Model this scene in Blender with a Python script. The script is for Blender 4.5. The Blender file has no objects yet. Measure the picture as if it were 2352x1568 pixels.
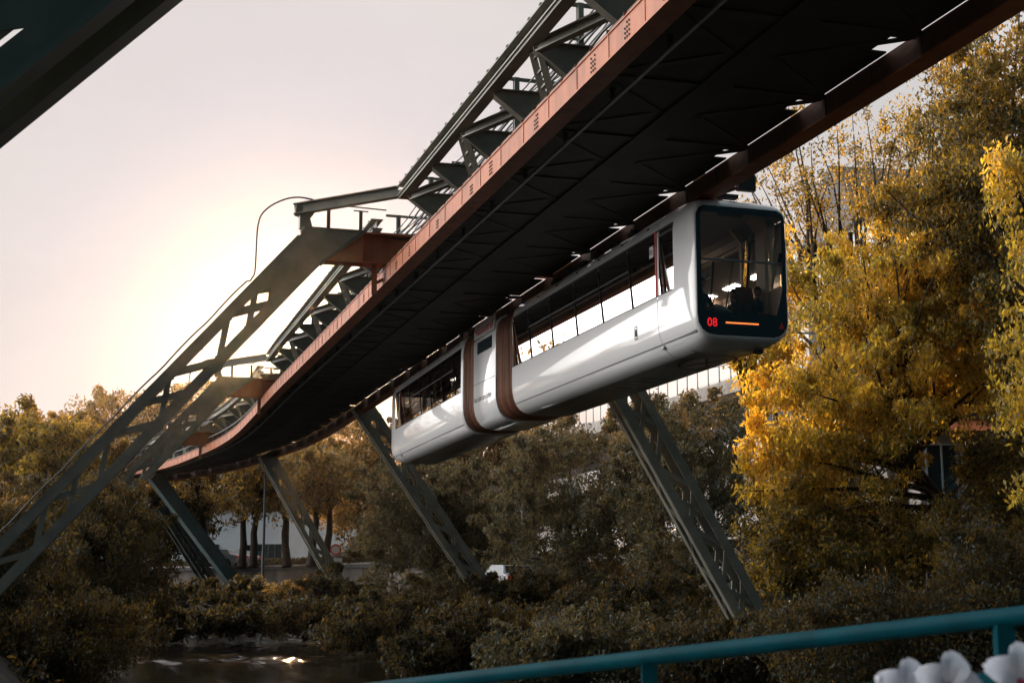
import bpy, math, random
import numpy as np
from mathutils import Vector, Matrix

R = math.radians
SC = bpy.context.scene
COL = SC.collection
rnd = random.Random(7)
rng = np.random.default_rng(11)

# ------------------------------------------------------------------ camera, sky, sun, exposure
PITCH = R(9.7417)
cam_data = bpy.data.cameras.new("camera")
cam_data.lens = 50.0
cam_data.sensor_width = 36.0
cam_data.clip_start = 0.1
cam_data.clip_end = 3000.0
cam_data.dof.use_dof = True
cam_data.dof.focus_distance = 34.0
cam_data.dof.aperture_fstop = 5.0
cam = bpy.data.objects.new("camera", cam_data)
COL.objects.link(cam)
cam.rotation_euler = (R(90) + PITCH, 0, 0)
SC.camera = cam

SUN_AZ, SUN_EL = R(-8.4), R(9.63)
SUN_DIR = Vector((math.sin(SUN_AZ) * math.cos(SUN_EL), math.cos(SUN_AZ) * math.cos(SUN_EL), math.sin(SUN_EL)))


def nd(nt, kind, **kw):
    n = nt.nodes.new(kind)
    for k, v in kw.items():
        if k in n.inputs:
            n.inputs[k].default_value = v
        else:
            setattr(n, k, v)
    return n


world = bpy.data.worlds.new("World")
SC.world = world
world.use_nodes = True
wt = world.node_tree
wt.nodes.clear()
out = nd(wt, 'ShaderNodeOutputWorld')
bg = nd(wt, 'ShaderNodeBackground')
sky = nd(wt, 'ShaderNodeTexSky')
sky.sky_type = 'NISHITA'
sky.sun_disc = False
sky.sun_elevation = SUN_EL
sky.sun_rotation = SUN_AZ
sky.air_density = 1.0
sky.dust_density = 3.0
sky.ozone_density = 1.0
bg.inputs['Strength'].default_value = 0.12
# thin high veil of cloud that whitens the evening sky, and the sun shining through it
tc = nd(wt, 'ShaderNodeTexCoord')
dotn = nd(wt, 'ShaderNodeVectorMath', operation='DOT_PRODUCT')
dotn.inputs[1].default_value = SUN_DIR
wt.links.new(tc.outputs['Generated'], dotn.inputs[0])
veil = nd(wt, 'ShaderNodeValToRGB')
el = veil.color_ramp.elements
el[0].position, el[0].color = 0.0, (0.15, 0.5, 0.7, 1)
el[1].position, el[1].color = 1.0, (4.9, 4.9, 5.6, 1)
e = el.new(0.22); e.color = (0.4, 1.0, 1.3, 1)
e = el.new(0.45); e.color = (1.7, 2.2, 2.5, 1)
e = el.new(0.82); e.color = (6.0, 5.9, 5.9, 1)
e = el.new(0.955); e.color = (5.35, 5.2, 5.2, 1)
e = el.new(0.92); e.color = (6.4, 6.2, 6.2, 1)
e = el.new(0.995); e.color = (5.2, 5.1, 5.75, 1)
e = el.new(0.985); e.color = (5.9, 5.6, 5.65, 1)
mapr = nd(wt, 'ShaderNodeMapRange')
mapr.inputs['From Min'].default_value = -1.0
wt.links.new(dotn.outputs['Value'], mapr.inputs['Value'])
wt.links.new(mapr.outputs['Result'], veil.inputs['Fac'])
noi = nd(wt, 'ShaderNodeTexNoise', Scale=2.2, Detail=6.0, Roughness=0.55)
mp = nd(wt, 'ShaderNodeMapping')
mp.inputs['Scale'].default_value = (1.0, 1.0, 3.5)
mp.inputs['Rotation'].default_value = (0.0, 0.5, 0.3)
wt.links.new(tc.outputs['Generated'], mp.inputs['Vector'])
wt.links.new(mp.outputs['Vector'], noi.inputs['Vector'])
cl = nd(wt, 'ShaderNodeMapRange')
cl.inputs['From Min'].default_value = 0.3
cl.inputs['From Max'].default_value = 0.75
cl.inputs['To Min'].default_value = 0.91
cl.inputs['To Max'].default_value = 1.08
wt.links.new(noi.outputs['Fac'], cl.inputs['Value'])
vm = nd(wt, 'ShaderNodeVectorMath', operation='SCALE')
wt.links.new(veil.outputs['Color'], vm.inputs[0])
wt.links.new(cl.outputs['Result'], vm.inputs['Scale'])
# added bright sky lobe, out of view to the left, whitening the train side
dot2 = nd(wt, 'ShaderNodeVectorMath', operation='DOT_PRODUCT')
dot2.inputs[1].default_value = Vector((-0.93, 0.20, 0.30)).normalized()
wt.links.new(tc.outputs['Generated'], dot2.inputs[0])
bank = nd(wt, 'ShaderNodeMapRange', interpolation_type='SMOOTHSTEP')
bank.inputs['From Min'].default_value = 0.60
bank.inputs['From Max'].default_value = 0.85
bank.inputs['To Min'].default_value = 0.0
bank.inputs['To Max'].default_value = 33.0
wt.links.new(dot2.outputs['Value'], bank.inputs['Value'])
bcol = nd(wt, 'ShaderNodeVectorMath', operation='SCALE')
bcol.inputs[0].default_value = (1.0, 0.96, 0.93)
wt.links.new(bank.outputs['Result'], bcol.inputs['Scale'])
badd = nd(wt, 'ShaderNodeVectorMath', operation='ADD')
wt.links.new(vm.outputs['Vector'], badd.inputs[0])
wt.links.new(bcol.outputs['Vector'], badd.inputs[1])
mixs = nd(wt, 'ShaderNodeMixRGB')
mixs.inputs['Fac'].default_value = 0.97
wt.links.new(sky.outputs['Color'], mixs.inputs['Color1'])
wt.links.new(badd.outputs['Vector'], mixs.inputs['Color2'])
disc = nd(wt, 'ShaderNodeMapRange', interpolation_type='SMOOTHSTEP')
disc.inputs['From Min'].default_value = math.cos(R(1.1))
disc.inputs['From Max'].default_value = math.cos(R(0.35))
disc.inputs['To Max'].default_value = 260.0
wt.links.new(dotn.outputs['Value'], disc.inputs['Value'])
addc = nd(wt, 'ShaderNodeMixRGB', blend_type='ADD')
addc.inputs['Fac'].default_value = 1.0
dcol = nd(wt, 'ShaderNodeVectorMath', operation='SCALE')
dcol.inputs[0].default_value = (1.0, 0.72, 0.45)
wt.links.new(disc.outputs['Result'], dcol.inputs['Scale'])
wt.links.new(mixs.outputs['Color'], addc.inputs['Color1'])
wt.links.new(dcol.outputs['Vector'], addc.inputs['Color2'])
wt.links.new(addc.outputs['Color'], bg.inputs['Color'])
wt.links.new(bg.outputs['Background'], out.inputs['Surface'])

sun_data = bpy.data.lights.new("sun", 'SUN')
sun_data.energy = 5.0
sun_data.angle = R(0.6)
sun_data.color = (1.0, 0.62, 0.30)
sun = bpy.data.objects.new("sun", sun_data)
COL.objects.link(sun)
sun.location = (0, 0, 60)
sun.rotation_euler = (-SUN_DIR).to_track_quat('-Z', 'Y').to_euler()

SC.view_settings.view_transform = 'Standard'
SC.view_settings.look = 'None'
SC.view_settings.exposure = 0.0
SC.view_settings.gamma = 1.0
cy = SC.cycles
cy.use_denoising = True
cy.max_bounces = 6
cy.diffuse_bounces = 3
cy.glossy_bounces = 3
cy.transmission_bounces = 4
cy.transparent_max_bounces = 12
cy.volume_bounces = 0
cy.sample_clamp_indirect = 4.0
cy.caustics_reflective = False
cy.caustics_refractive = False

Z = Vector((0, 0, 1))


# ------------------------------------------------------------------ helpers
def at(u, v, y):
    """point at forward distance y (m) seen at picture position u, v (2352 wide reading grid)"""
    px, py = (u - 1176.0) / 3267.0, (v - 784.2) / 3267.0
    dy, dz = math.cos(PITCH) + py * math.sin(PITCH), math.sin(PITCH) - py * math.cos(PITCH)
    return Vector((px / dy * y, y, dz / dy * y))


class MB:
    def __init__(s):
        s.v, s.f, s.m = [], [], []

    def add(s, vs, fs, mi=0):
        b = len(s.v)
        s.v += [tuple(p) for p in vs]
        s.f += [tuple(b + i for i in f) for f in fs]
        s.m += [mi] * len(fs)
        return s

    def hexa(s, p, mi=0):
        return s.add(p, [(0, 3, 2, 1), (4, 5, 6, 7), (0, 1, 5, 4), (1, 2, 6, 5), (2, 3, 7, 6), (3, 0, 4, 7)], mi)

    def box(s, x0, x1, y0, y1, z0, z1, mi=0):
        return s.hexa([(x0, y0, z0), (x1, y0, z0), (x1, y1, z0), (x0, y1, z0),
                       (x0, y0, z1), (x1, y0, z1), (x1, y1, z1), (x0, y1, z1)], mi)

    def bar(s, p, q, w, h, up=Z, mi=0):
        p, q = Vector(p), Vector(q)
        d = (q - p).normalized()
        a = d.cross(Vector(up))
        if a.length < 1e-4:
            a = d.cross(Vector((1, 0, 0)))
        a.normalize()
        b = a.cross(d)
        a, b = a * w / 2, b * h / 2
        return s.hexa([p - a - b, p + a - b, q + a - b, q - a - b, p - a + b, p + a + b, q + a + b, q - a + b], mi)

    def ibeam(s, p, q, w, h, up=Z, tf=0.03, tw=0.02, mi=0):
        p, q, up = Vector(p), Vector(q), Vector(up)
        d = (q - p).normalized()
        a = d.cross(up).normalized()
        b = a.cross(d)
        o = b * (h / 2 - tf / 2)
        s.bar(p + o, q + o, w, tf, up, mi)
        s.bar(p - o, q - o, w, tf, up, mi)
        s.bar(p, q, tw, h - 2 * tf, up, mi)
        return s

    def tube(s, pts, r, n=6, mi=0, cap=True):
        pts = [Vector(p) for p in pts]
        rr = r if isinstance(r, (list, tuple)) else [r] * len(pts)
        base = len(s.v)
        ref = None
        for i, p in enumerate(pts):
            d = (pts[min(i + 1, len(pts) - 1)] - pts[max(i - 1, 0)])
            d = d.normalized() if d.length > 1e-6 else Vector((0, 0, 1))
            if ref is None:
                ref = d.orthogonal().normalized()
            a = (ref - d * ref.dot(d))
            a = a.normalized() if a.length > 1e-5 else d.orthogonal().normalized()
            ref = a
            b = d.cross(a)
            for k in range(n):
                t = 2 * math.pi * k / n
                s.v.append(tuple(p + (a * math.cos(t) + b * math.sin(t)) * rr[i]))
        for i in range(len(pts) - 1):
            for k in range(n):
                k2 = (k + 1) % n
                s.f.append((base + i * n + k, base + i * n + k2, base + (i + 1) * n + k2, base + (i + 1) * n + k))
                s.m.append(mi)
        if cap:
            s.f.append(tuple(base + k for k in reversed(range(n)))); s.m.append(mi)
            s.f.append(tuple(base + (len(pts) - 1) * n + k for k in range(n))); s.m.append(mi)
        return s

    def plate(s, pts, th, nrm, mi=0):
        nrm = Vector(nrm).normalized() * th / 2
        pts = [Vector(p) for p in pts]
        n = len(pts)
        vs = [p - nrm for p in pts] + [p + nrm for p in pts]
        fs = [tuple(reversed(range(n))), tuple(range(n, 2 * n))]
        fs += [(i, (i + 1) % n, n + (i + 1) % n, n + i) for i in range(n)]
        return s.add(vs, fs, mi)

    def loft(s, rings, closed=True, cap=False, mi=0, skip=None):
        n = len(rings[0])
        base = len(s.v)
        for r_ in rings:
            s.v += [tuple(p) for p in r_]
        for i in range(len(rings) - 1):
            for k in range(n if closed else n - 1):
                if skip and skip(i, k):
                    continue
                k2 = (k + 1) % n
                s.f.append((base + i * n + k, base + i * n + k2, base + (i + 1) * n + k2, base + (i + 1) * n + k))
                s.m.append(mi)
        if cap:
            s.f.append(tuple(base + k for k in reversed(range(n)))); s.m.append(mi)
            s.f.append(tuple(base + (len(rings) - 1) * n + k for k in range(n))); s.m.append(mi)
        return s


WM = {}


def thing(name, label, cat, loc=(0, 0, 0), rotz=0.0, group=None):
    o = bpy.data.objects.new(name, None)
    o.empty_display_size = 0.3
    COL.objects.link(o)
    o.location = loc
    o.rotation_euler = (0, 0, rotz)
    o['label'] = label
    o['category'] = cat
    if group:
        o['group'] = group
    WM[o.name] = Matrix.Translation(Vector(loc)) @ Matrix.Rotation(rotz, 4, 'Z')
    return o


def tag(o, label, cat, group=None):
    o['label'] = label
    o['category'] = cat
    if group:
        o['group'] = group
    return o


def obj(name, mb, mat, parent=None, smooth=False, bevel=0.0, local=False, label=None):
    """link one mesh; geometry given in world space unless local=True (then in the thing's own frame)"""
    me = bpy.data.meshes.new(name)
    vs = mb.v
    root = WM.get(parent.name) if parent else None
    if root is not None and not local:
        inv = root.inverted()
        vs = [tuple(inv @ Vector(p)) for p in vs]
    me.from_pydata(vs, [], mb.f)
    mats = mat if isinstance(mat, (list, tuple)) else [mat]
    for m_ in mats:
        me.materials.append(m_)
    if len(mats) > 1:
        me.polygons.foreach_set('material_index', mb.m)
    if smooth:
        me.polygons.foreach_set('use_smooth', [True] * len(me.polygons))
        me.set_sharp_from_angle(angle=R(38))
    me.update()
    o = bpy.data.objects.new(name, me)
    COL.objects.link(o)
    if parent:
        o.parent = parent
        WM[o.name] = root if root is not None else Matrix.Identity(4)
    if bevel:
        b = o.modifiers.new('bevel', 'BEVEL')
        b.width = bevel
        b.segments = 2
        b.limit_method = 'ANGLE'
    if label:
        o['label'] = label
    return o


def struct(name, mb, mat, smooth=False):
    o = obj(name, mb, mat, None, smooth)
    o['kind'] = 'structure'
    return o


# ------------------------------------------------------------------ materials
def pmat(name, col, rough=0.5, metal=0.0, col2=None, nscale=3.0, spec=0.5, bump=0.0, emit=None, estr=0.0, coat=0.0, stretch=(1, 1, 1), lo=0.35, hi=0.7):
    m = bpy.data.materials.new(name)
    m.use_nodes = True
    nt = m.node_tree
    b = nt.nodes['Principled BSDF']
    b.inputs['Base Color'].default_value = (*col, 1)
    b.inputs['Roughness'].default_value = rough
    b.inputs['Metallic'].default_value = metal
    b.inputs['Specular IOR Level'].default_value = spec
    if coat:
        b.inputs['Coat Weight'].default_value = coat
        b.inputs['Coat Roughness'].default_value = 0.04
    if emit:
        b.inputs['Emission Color'].default_value = (*emit, 1)
        b.inputs['Emission Strength'].default_value = estr
    if col2 or bump:
        tcn = nd(nt, 'ShaderNodeTexCoord')
        mpn = nd(nt, 'ShaderNodeMapping')
        mpn.inputs['Scale'].default_value = stretch
        nt.links.new(tcn.outputs['Object'], mpn.inputs['Vector'])
        nz = nd(nt, 'ShaderNodeTexNoise', Scale=nscale, Detail=6.0, Roughness=0.62)
        nt.links.new(mpn.outputs['Vector'], nz.inputs['Vector'])
        if col2:
            rp = nd(nt, 'ShaderNodeValToRGB')
            rp.color_ramp.elements[0].position = lo
            rp.color_ramp.elements[0].color = (*col, 1)
            rp.color_ramp.elements[1].position = hi
            rp.color_ramp.elements[1].color = (*col2, 1)
            nt.links.new(nz.outputs['Fac'], rp.inputs['Fac'])
            nt.links.new(rp.outputs['Color'], b.inputs['Base Color'])
        if bump:
            bp = nd(nt, 'ShaderNodeBump', Strength=bump, Distance=0.05)
            nt.links.new(nz.outputs['Fac'], bp.inputs['Height'])
            nt.links.new(bp.outputs['Normal'], b.inputs['Normal'])
    return m


def leaf_mat(name, ca, cb, ta, tb, rough=0.5, spec=0.35):
    """each leaf picks its own tint; light passes through it"""
    m = bpy.data.materials.new(name)
    m.use_nodes = True
    nt = m.node_tree
    nt.nodes.clear()
    o = nd(nt, 'ShaderNodeOutputMaterial')
    g = nd(nt, 'ShaderNodeNewGeometry')
    tcn = nd(nt, 'ShaderNodeTexCoord')
    nz = nd(nt, 'ShaderNodeTexNoise', Scale=.55, Detail=2.0)
    nt.links.new(tcn.outputs['Object'], nz.inputs['Vector'])
    fm_ = nd(nt, 'ShaderNodeMath', operation='MULTIPLY_ADD')
    fm_.inputs[1].default_value = 1.6
    fm_.inputs[2].default_value = -.8
    nt.links.new(nz.outputs['Fac'], fm_.inputs[0])
    fa_ = nd(nt, 'ShaderNodeMath', operation='ADD')
    fa_.use_clamp = True
    nt.links.new(fm_.outputs['Value'], fa_.inputs[0])
    nt.links.new(g.outputs['Random Per Island'], fa_.inputs[1])
    r1 = nd(nt, 'ShaderNodeValToRGB')
    r1.color_ramp.elements[0].color = (*ca, 1)
    r1.color_ramp.elements[1].color = (*cb, 1)
    r2 = nd(nt, 'ShaderNodeValToRGB')
    r2.color_ramp.elements[0].color = (*ta, 1)
    r2.color_ramp.elements[1].color = (*tb, 1)
    nt.links.new(fa_.outputs['Value'], r1.inputs['Fac'])
    nt.links.new(fa_.outputs['Value'], r2.inputs['Fac'])
    d = nd(nt, 'ShaderNodeBsdfPrincipled')
    d.inputs['Roughness'].default_value = rough
    d.inputs['Specular IOR Level'].default_value = spec
    nt.links.new(r1.outputs['Color'], d.inputs['Base Color'])
    t = nd(nt, 'ShaderNodeBsdfTranslucent')
    nt.links.new(r2.outputs['Color'], t.inputs['Color'])
    mx = nd(nt, 'ShaderNodeAddShader')
    nt.links.new(d.outputs['BSDF'], mx.inputs[0])
    nt.links.new(t.outputs['BSDF'], mx.inputs[1])
    nt.links.new(mx.outputs['Shader'], o.inputs['Surface'])
    return m


def glass_mat(name, tint, ior=1.8, rough=0.0, refl=(1, 1, 1)):
    m = bpy.data.materials.new(name)
    m.use_nodes = True
    nt = m.node_tree
    nt.nodes.clear()
    o = nd(nt, 'ShaderNodeOutputMaterial')
    fr = nd(nt, 'ShaderNodeFresnel', IOR=ior)
    tr = nd(nt, 'ShaderNodeBsdfTransparent')
    tr.inputs['Color'].default_value = (*tint, 1)
    gl = nd(nt, 'ShaderNodeBsdfGlossy', Roughness=rough)
    gl.inputs['Color'].default_value = (*refl, 1)
    mx = nd(nt, 'ShaderNodeMixShader')
    nt.links.new(fr.outputs['Fac'], mx.inputs['Fac'])
    nt.links.new(tr.outputs['BSDF'], mx.inputs[1])
    nt.links.new(gl.outputs['BSDF'], mx.inputs[2])
    nt.links.new(mx.outputs['Shader'], o.inputs['Surface'])
    return m


M = {}
M['steel'] = pmat('grey_green_steel_paint', (0.25, 0.235, 0.19), 0.45, 0.0, (0.14, 0.135, 0.11), 1.3, bump=0.05)
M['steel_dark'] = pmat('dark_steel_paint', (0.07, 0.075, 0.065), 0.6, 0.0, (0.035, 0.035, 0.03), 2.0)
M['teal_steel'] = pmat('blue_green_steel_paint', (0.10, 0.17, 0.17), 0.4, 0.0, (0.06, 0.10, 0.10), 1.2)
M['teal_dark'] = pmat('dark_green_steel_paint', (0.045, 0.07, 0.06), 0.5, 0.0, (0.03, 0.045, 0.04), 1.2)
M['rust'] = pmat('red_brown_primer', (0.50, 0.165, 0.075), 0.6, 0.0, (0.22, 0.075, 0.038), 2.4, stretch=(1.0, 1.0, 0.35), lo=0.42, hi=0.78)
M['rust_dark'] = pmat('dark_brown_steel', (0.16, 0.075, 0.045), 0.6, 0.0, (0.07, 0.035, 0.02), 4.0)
M['rivet'] = pmat('rivet_steel', (0.05, 0.03, 0.025), 0.6)
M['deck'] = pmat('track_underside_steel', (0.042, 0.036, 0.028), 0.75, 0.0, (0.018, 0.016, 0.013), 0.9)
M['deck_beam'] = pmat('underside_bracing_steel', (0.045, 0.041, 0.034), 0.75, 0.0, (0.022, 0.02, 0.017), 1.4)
M['rail'] = pmat('worn_rail_steel', (0.45, 0.43, 0.40), 0.3, 0.8)
M['cable'] = pmat('black_cable_rubber', (0.02, 0.02, 0.02), 0.6)
M['galv'] = pmat('galvanised_steel', (0.35, 0.37, 0.37), 0.45, 0.3, (0.22, 0.24, 0.24), 3.0)
M['paint'] = pmat('white_train_lacquer', (0.88, 0.88, 0.88), 0.5, 0.0, spec=0.8, coat=1.0)
M['paint'].node_tree.nodes['Principled BSDF'].inputs['Coat IOR'].default_value = 1.6
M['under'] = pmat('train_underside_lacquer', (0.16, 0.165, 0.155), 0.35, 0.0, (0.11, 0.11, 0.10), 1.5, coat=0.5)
M['seam'] = pmat('black_rubber_seam', (0.015, 0.015, 0.015), 0.6)
M['bellows'] = pmat('brown_bellows_fabric', (0.42, 0.19, 0.10), 0.55, 0.0, (0.07, 0.03, 0.022), 14.0, stretch=(0.02, 1.0, 0.02), lo=0.38, hi=0.62)
M['glass'] = glass_mat('mirrored_side_glass', (0.13, 0.13, 0.13), 2.7)
M['clear'] = glass_mat('clear_windscreen_glass', (0.86, 0.84, 0.80), 1.36)
M['far_glass'] = glass_mat('lightly_tinted_glass', (0.9, 0.88, 0.82), 1.4)
M['black'] = pmat('black_gloss_panel', (0.008, 0.008, 0.008), 0.12, spec=0.5)
M['black_matt'] = pmat('black_matt_metal', (0.012, 0.012, 0.012), 0.6)
M['red_led'] = pmat('red_led_digits', (0.3, 0.0, 0.0), 0.5, emit=(1.0, 0.02, 0.03), estr=0.85)
M['amber_led'] = pmat('orange_led_bar', (0.3, 0.05, 0.0), 0.5, emit=(1.0, 0.22, 0.05), estr=1.6)
M['red_mark'] = pmat('red_lettering', (0.62, 0.03, 0.02), 0.5)
M['black_mark'] = pmat('black_lettering', (0.03, 0.03, 0.035), 0.5)
M['white_mark'] = pmat('white_plate', (0.75, 0.75, 0.75), 0.5)
M['interior'] = pmat('beige_interior_panel', (0.66, 0.48, 0.36), 0.5)
M['ceiling'] = pmat('interior_ceiling_panel', (0.35, 0.30, 0.25), 0.6)
M['floor_in'] = pmat('dark_train_floor', (0.05, 0.05, 0.05), 0.6)
M['lamp'] = pmat('lit_ceiling_lamp', (0.8, 0.8, 0.8), 0.4, emit=(1.0, 0.9, 0.78), estr=22.0)
M['seat'] = pmat('brown_leather_seat', (0.20, 0.09, 0.04), 0.5)
M['seat_blue'] = pmat('dark_blue_seat_shell', (0.03, 0.05, 0.06), 0.5)
M['skin'] = pmat('skin', (0.40, 0.22, 0.15), 0.5)
M['hair'] = pmat('black_hair', (0.012, 0.01, 0.009), 0.6)
M['cloth_dark'] = pmat('dark_teal_jacket', (0.02, 0.04, 0.05), 0.8)
M['cloth_teal'] = pmat('blue_green_trousers', (0.03, 0.13, 0.17), 0.8)
M['cloth_grey'] = pmat('grey_fabric', (0.32, 0.31, 0.30), 0.8)
M['cloth_pat'] = pmat('patterned_dark_top', (0.03, 0.05, 0.045), 0.8, 0.0, (0.25, 0.15, 0.07), 26.0, lo=0.55, hi=0.62)
M['eye'] = pmat('eye_dark', (0.01, 0.01, 0.01), 0.3)
M['rail_paint'] = pmat('petrol_railing_paint', (0.0, 0.050, 0.066), 0.5, 0.0, (0.0, 0.028, 0.040), 6.0, spec=.06)
M['petal'] = pmat('pale_petal', (0.62, 0.62, 0.68), 0.7, 0.0, (0.42, 0.45, 0.52), 30.0)
M['flower_eye'] = pmat('flower_centre', (0.25, 0.02, 0.04), 0.7)
M['stem'] = pmat('flower_stem', (0.04, 0.06, 0.02), 0.7)
M['bark'] = pmat('tree_bark', (0.075, 0.05, 0.032), 0.9, 0.0, (0.03, 0.02, 0.014), 9.0, stretch=(1, 1, 0.25), bump=0.3)
M['concrete'] = pmat('weathered_concrete', (0.42, 0.39, 0.35), 0.85, 0.0, (0.20, 0.17, 0.15), 0.9, stretch=(1, 1, 0.5), bump=0.1)
M['wall'] = pmat('stained_river_wall', (0.17, 0.145, 0.13), 0.9, 0.0, (0.07, 0.06, 0.055), 0.8, stretch=(1, 1, 0.25), bump=0.2)
M['cap'] = pmat('dark_wall_coping', (0.07, 0.07, 0.07), 0.8, 0.0, (0.04, 0.04, 0.04), 2.0)
M['render'] = pmat('pale_blue_white_render', (0.60, 0.64, 0.68), 0.85, 0.0, (0.50, 0.54, 0.58), 0.5)
M['white_wall'] = pmat('white_facade_panel', (0.80, 0.76, 0.72), 0.7, 0.0, (0.66, 0.62, 0.58), 0.6)
M['panel'] = pmat('pale_balustrade_panel', (0.82, 0.70, 0.63), 0.35)
M['win'] = pmat('dark_window_glass', (0.03, 0.045, 0.055), 0.08, spec=0.8)
M['frame_w'] = pmat('pale_window_frame', (0.50, 0.58, 0.62), 0.5)
M['slate'] = pmat('slate_roof', (0.12, 0.115, 0.12), 0.7, 0.0, (0.07, 0.07, 0.075), 3.0)
M['orange'] = pmat('orange_awning_cloth', (0.50, 0.13, 0.04), 0.8)
M['water'] = pmat('river_water', (0.004, 0.005, 0.005), 0.03, spec=0.5)
M['soil'] = pmat('bank_soil', (0.03, 0.026, 0.018), 0.95, 0.0, (0.015, 0.014, 0.010), 0.5, bump=0.3)
M['asphalt'] = pmat('street_asphalt', (0.055, 0.055, 0.057), 0.85, 0.0, (0.04, 0.04, 0.04), 6.0)
M['car_w'] = pmat('white_car_paint', (0.72, 0.74, 0.76), 0.25, coat=0.8)
M['car_r'] = pmat('red_car_paint', (0.25, 0.03, 0.02), 0.25, coat=0.8)
M['tyre'] = pmat('tyre_rubber', (0.02, 0.02, 0.02), 0.8)
M['taillight'] = pmat('red_tail_light', (0.4, 0.02, 0.01), 0.3, emit=(1, 0.05, 0.02), estr=0.12)
M['sign_w'] = pmat('sign_plate', (0.6, 0.55, 0.5), 0.5)
M['pole'] = pmat('dark_pole_paint', (0.05, 0.06, 0.06), 0.5)

M['leaf_gold'] = leaf_mat('golden_green_leaves', (0.045, 0.05, 0.014), (0.15, 0.115, 0.026), (0.22, 0.165, 0.018), (0.84, 0.54, 0.05))
M['leaf_willow'] = leaf_mat('grey_green_leaves', (0.014, 0.024, 0.018), (0.056, 0.064, 0.042), (0.03, 0.03, 0.012), (0.17, 0.11, 0.035), rough=0.5, spec=0.22)
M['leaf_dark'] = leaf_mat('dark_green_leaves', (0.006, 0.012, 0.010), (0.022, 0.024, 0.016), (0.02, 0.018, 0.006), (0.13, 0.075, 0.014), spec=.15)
M['leaf_street'] = leaf_mat('backlit_street_leaves', (0.022, 0.024, 0.016), (0.05, 0.045, 0.025), (0.06, 0.045, 0.012), (0.42, 0.23, 0.04))

M['leaf_olive'] = leaf_mat('olive_leaves', (0.010, 0.016, 0.010), (0.06, 0.052, 0.018), (0.03, 0.03, 0.008), (0.46, 0.28, 0.03), spec=.2)

# river ripples
nt = M['water'].node_tree
_b = nt.nodes['Principled BSDF']
_t = nd(nt, 'ShaderNodeTexCoord')
_n1 = nd(nt, 'ShaderNodeTexNoise', Scale=3.6, Detail=5.0, Roughness=0.6)
_n2 = nd(nt, 'ShaderNodeTexNoise', Scale=0.35, Detail=3.0)
nt.links.new(_t.outputs['Object'], _n1.inputs['Vector'])
nt.links.new(_t.outputs['Object'], _n2.inputs['Vector'])
_a = nd(nt, 'ShaderNodeMath', operation='ADD')
nt.links.new(_n1.outputs['Fac'], _a.inputs[0])
nt.links.new(_n2.outputs['Fac'], _a.inputs[1])
_bp = nd(nt, 'ShaderNodeBump', Strength=0.6, Distance=0.02)
nt.links.new(_a.outputs['Value'], _bp.inputs['Height'])
nt.links.new(_bp.outputs['Normal'], _b.inputs['Normal'])

# rain streaks down the brown girder paint
nt = M['rust'].node_tree

# ------------------------------------------------------------------ track centreline
LEDGE = [(-7.6, 51.4), (-12.0, 67.4), (-14.8, 76.1), (-17.9, 84.8), (-20.0, 89.6), (-22.9, 96.2), (-25.6, 101.0),
         (-29.2, 106.0), (-34.5, 111.5), (-41, 116), (-49, 120), (-60, 124), (-75, 127), (-95, 130)]
D0 = Vector((-0.286, 0.958, 0)).normalized()
L0 = Vector((D0.y, -D0.x, 0))
C0 = Vector((2.56, 25.98, 0))
_pts = [C0 + D0 * s for s in range(-44, 37, 4)]
_le = [Vector((a, b, 0)) for a, b in LEDGE]
for i, p in enumerate(_le):
    if i < 2:
        continue
    a = _le[i - 1]
    c = _le[min(i + 1, len(_le) - 1)]
    d = (c - a).normalized()
    _pts.append(p + Vector((d.y, -d.x, 0)) * 2.45)


def catmull(pts, step=0.5):
    o = []
    for i in range(len(pts) - 1):
        p0, p1, p2, p3 = pts[max(i - 1, 0)], pts[i], pts[i + 1], pts[min(i + 2, len(pts) - 1)]
        n = max(1, int((p2 - p1).length / step))
        for k in range(n):
            t = k / n
            o.append(0.5 * ((2 * p1) + (p2 - p0) * t + (2 * p0 - 5 * p1 + 4 * p2 - p3) * t * t + (3 * p1 - p0 - 3 * p2 + p3) * t ** 3))
    o.append(pts[-1])
    return o


CL = catmull(_pts)
for _ in range(20):
    CL = [CL[0]] + [(CL[i - 1] + CL[i] * 2 + CL[i + 1]) / 4 for i in range(1, len(CL) - 1)] + [CL[-1]]
_cum = [0.0]
for i in range(1, len(CL)):
    _cum.append(_cum[-1] + (CL[i] - CL[i - 1]).length)
_i0 = min(range(len(CL)), key=lambda i: (CL[i] - C0).length)
_cum = [c - _cum[_i0] for c in _cum]
CUM = np.array(_cum)


def frame(s):
    s = min(max(s, _cum[0] + 0.01), _cum[-1] - 0.01)
    i = int(np.searchsorted(CUM, s)) - 1
    i = min(max(i, 1), len(CL) - 3)
    t = (s - _cum[i]) / (_cum[i + 1] - _cum[i])
    p = CL[i].lerp(CL[i + 1], t)
    d = (CL[i + 1] - CL[i - 1]).lerp(CL[i + 2] - CL[i], t).normalized()
    return p, d, Vector((d.y, -d.x, 0))


def tp(s, lat, z):
    p, d, l = frame(s)
    q = p + l * lat
    return Vector((q.x, q.y, z))


def sweep(mb, s0, s1, prof, step=1.5, mi=0):
    n = max(1, int(round((s1 - s0) / step)))
    rings = []
    for i in range(n + 1):
        s = s0 + (s1 - s0) * i / n
        rings.append([tp(s, a, z) for a, z in prof])
    return mb.loft(rings, True, True, mi)


def rect(a0, a1, z0, z1):
    return [(a0, z0), (a1, z0), (a1, z1), (a0, z1)]


ZB = 8.0      # underside of the rail girders
HALF = 2.45
SUPPORTS = [-13.0, 13.0, 41.5, 66.0, 86.0, 108.0]


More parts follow.
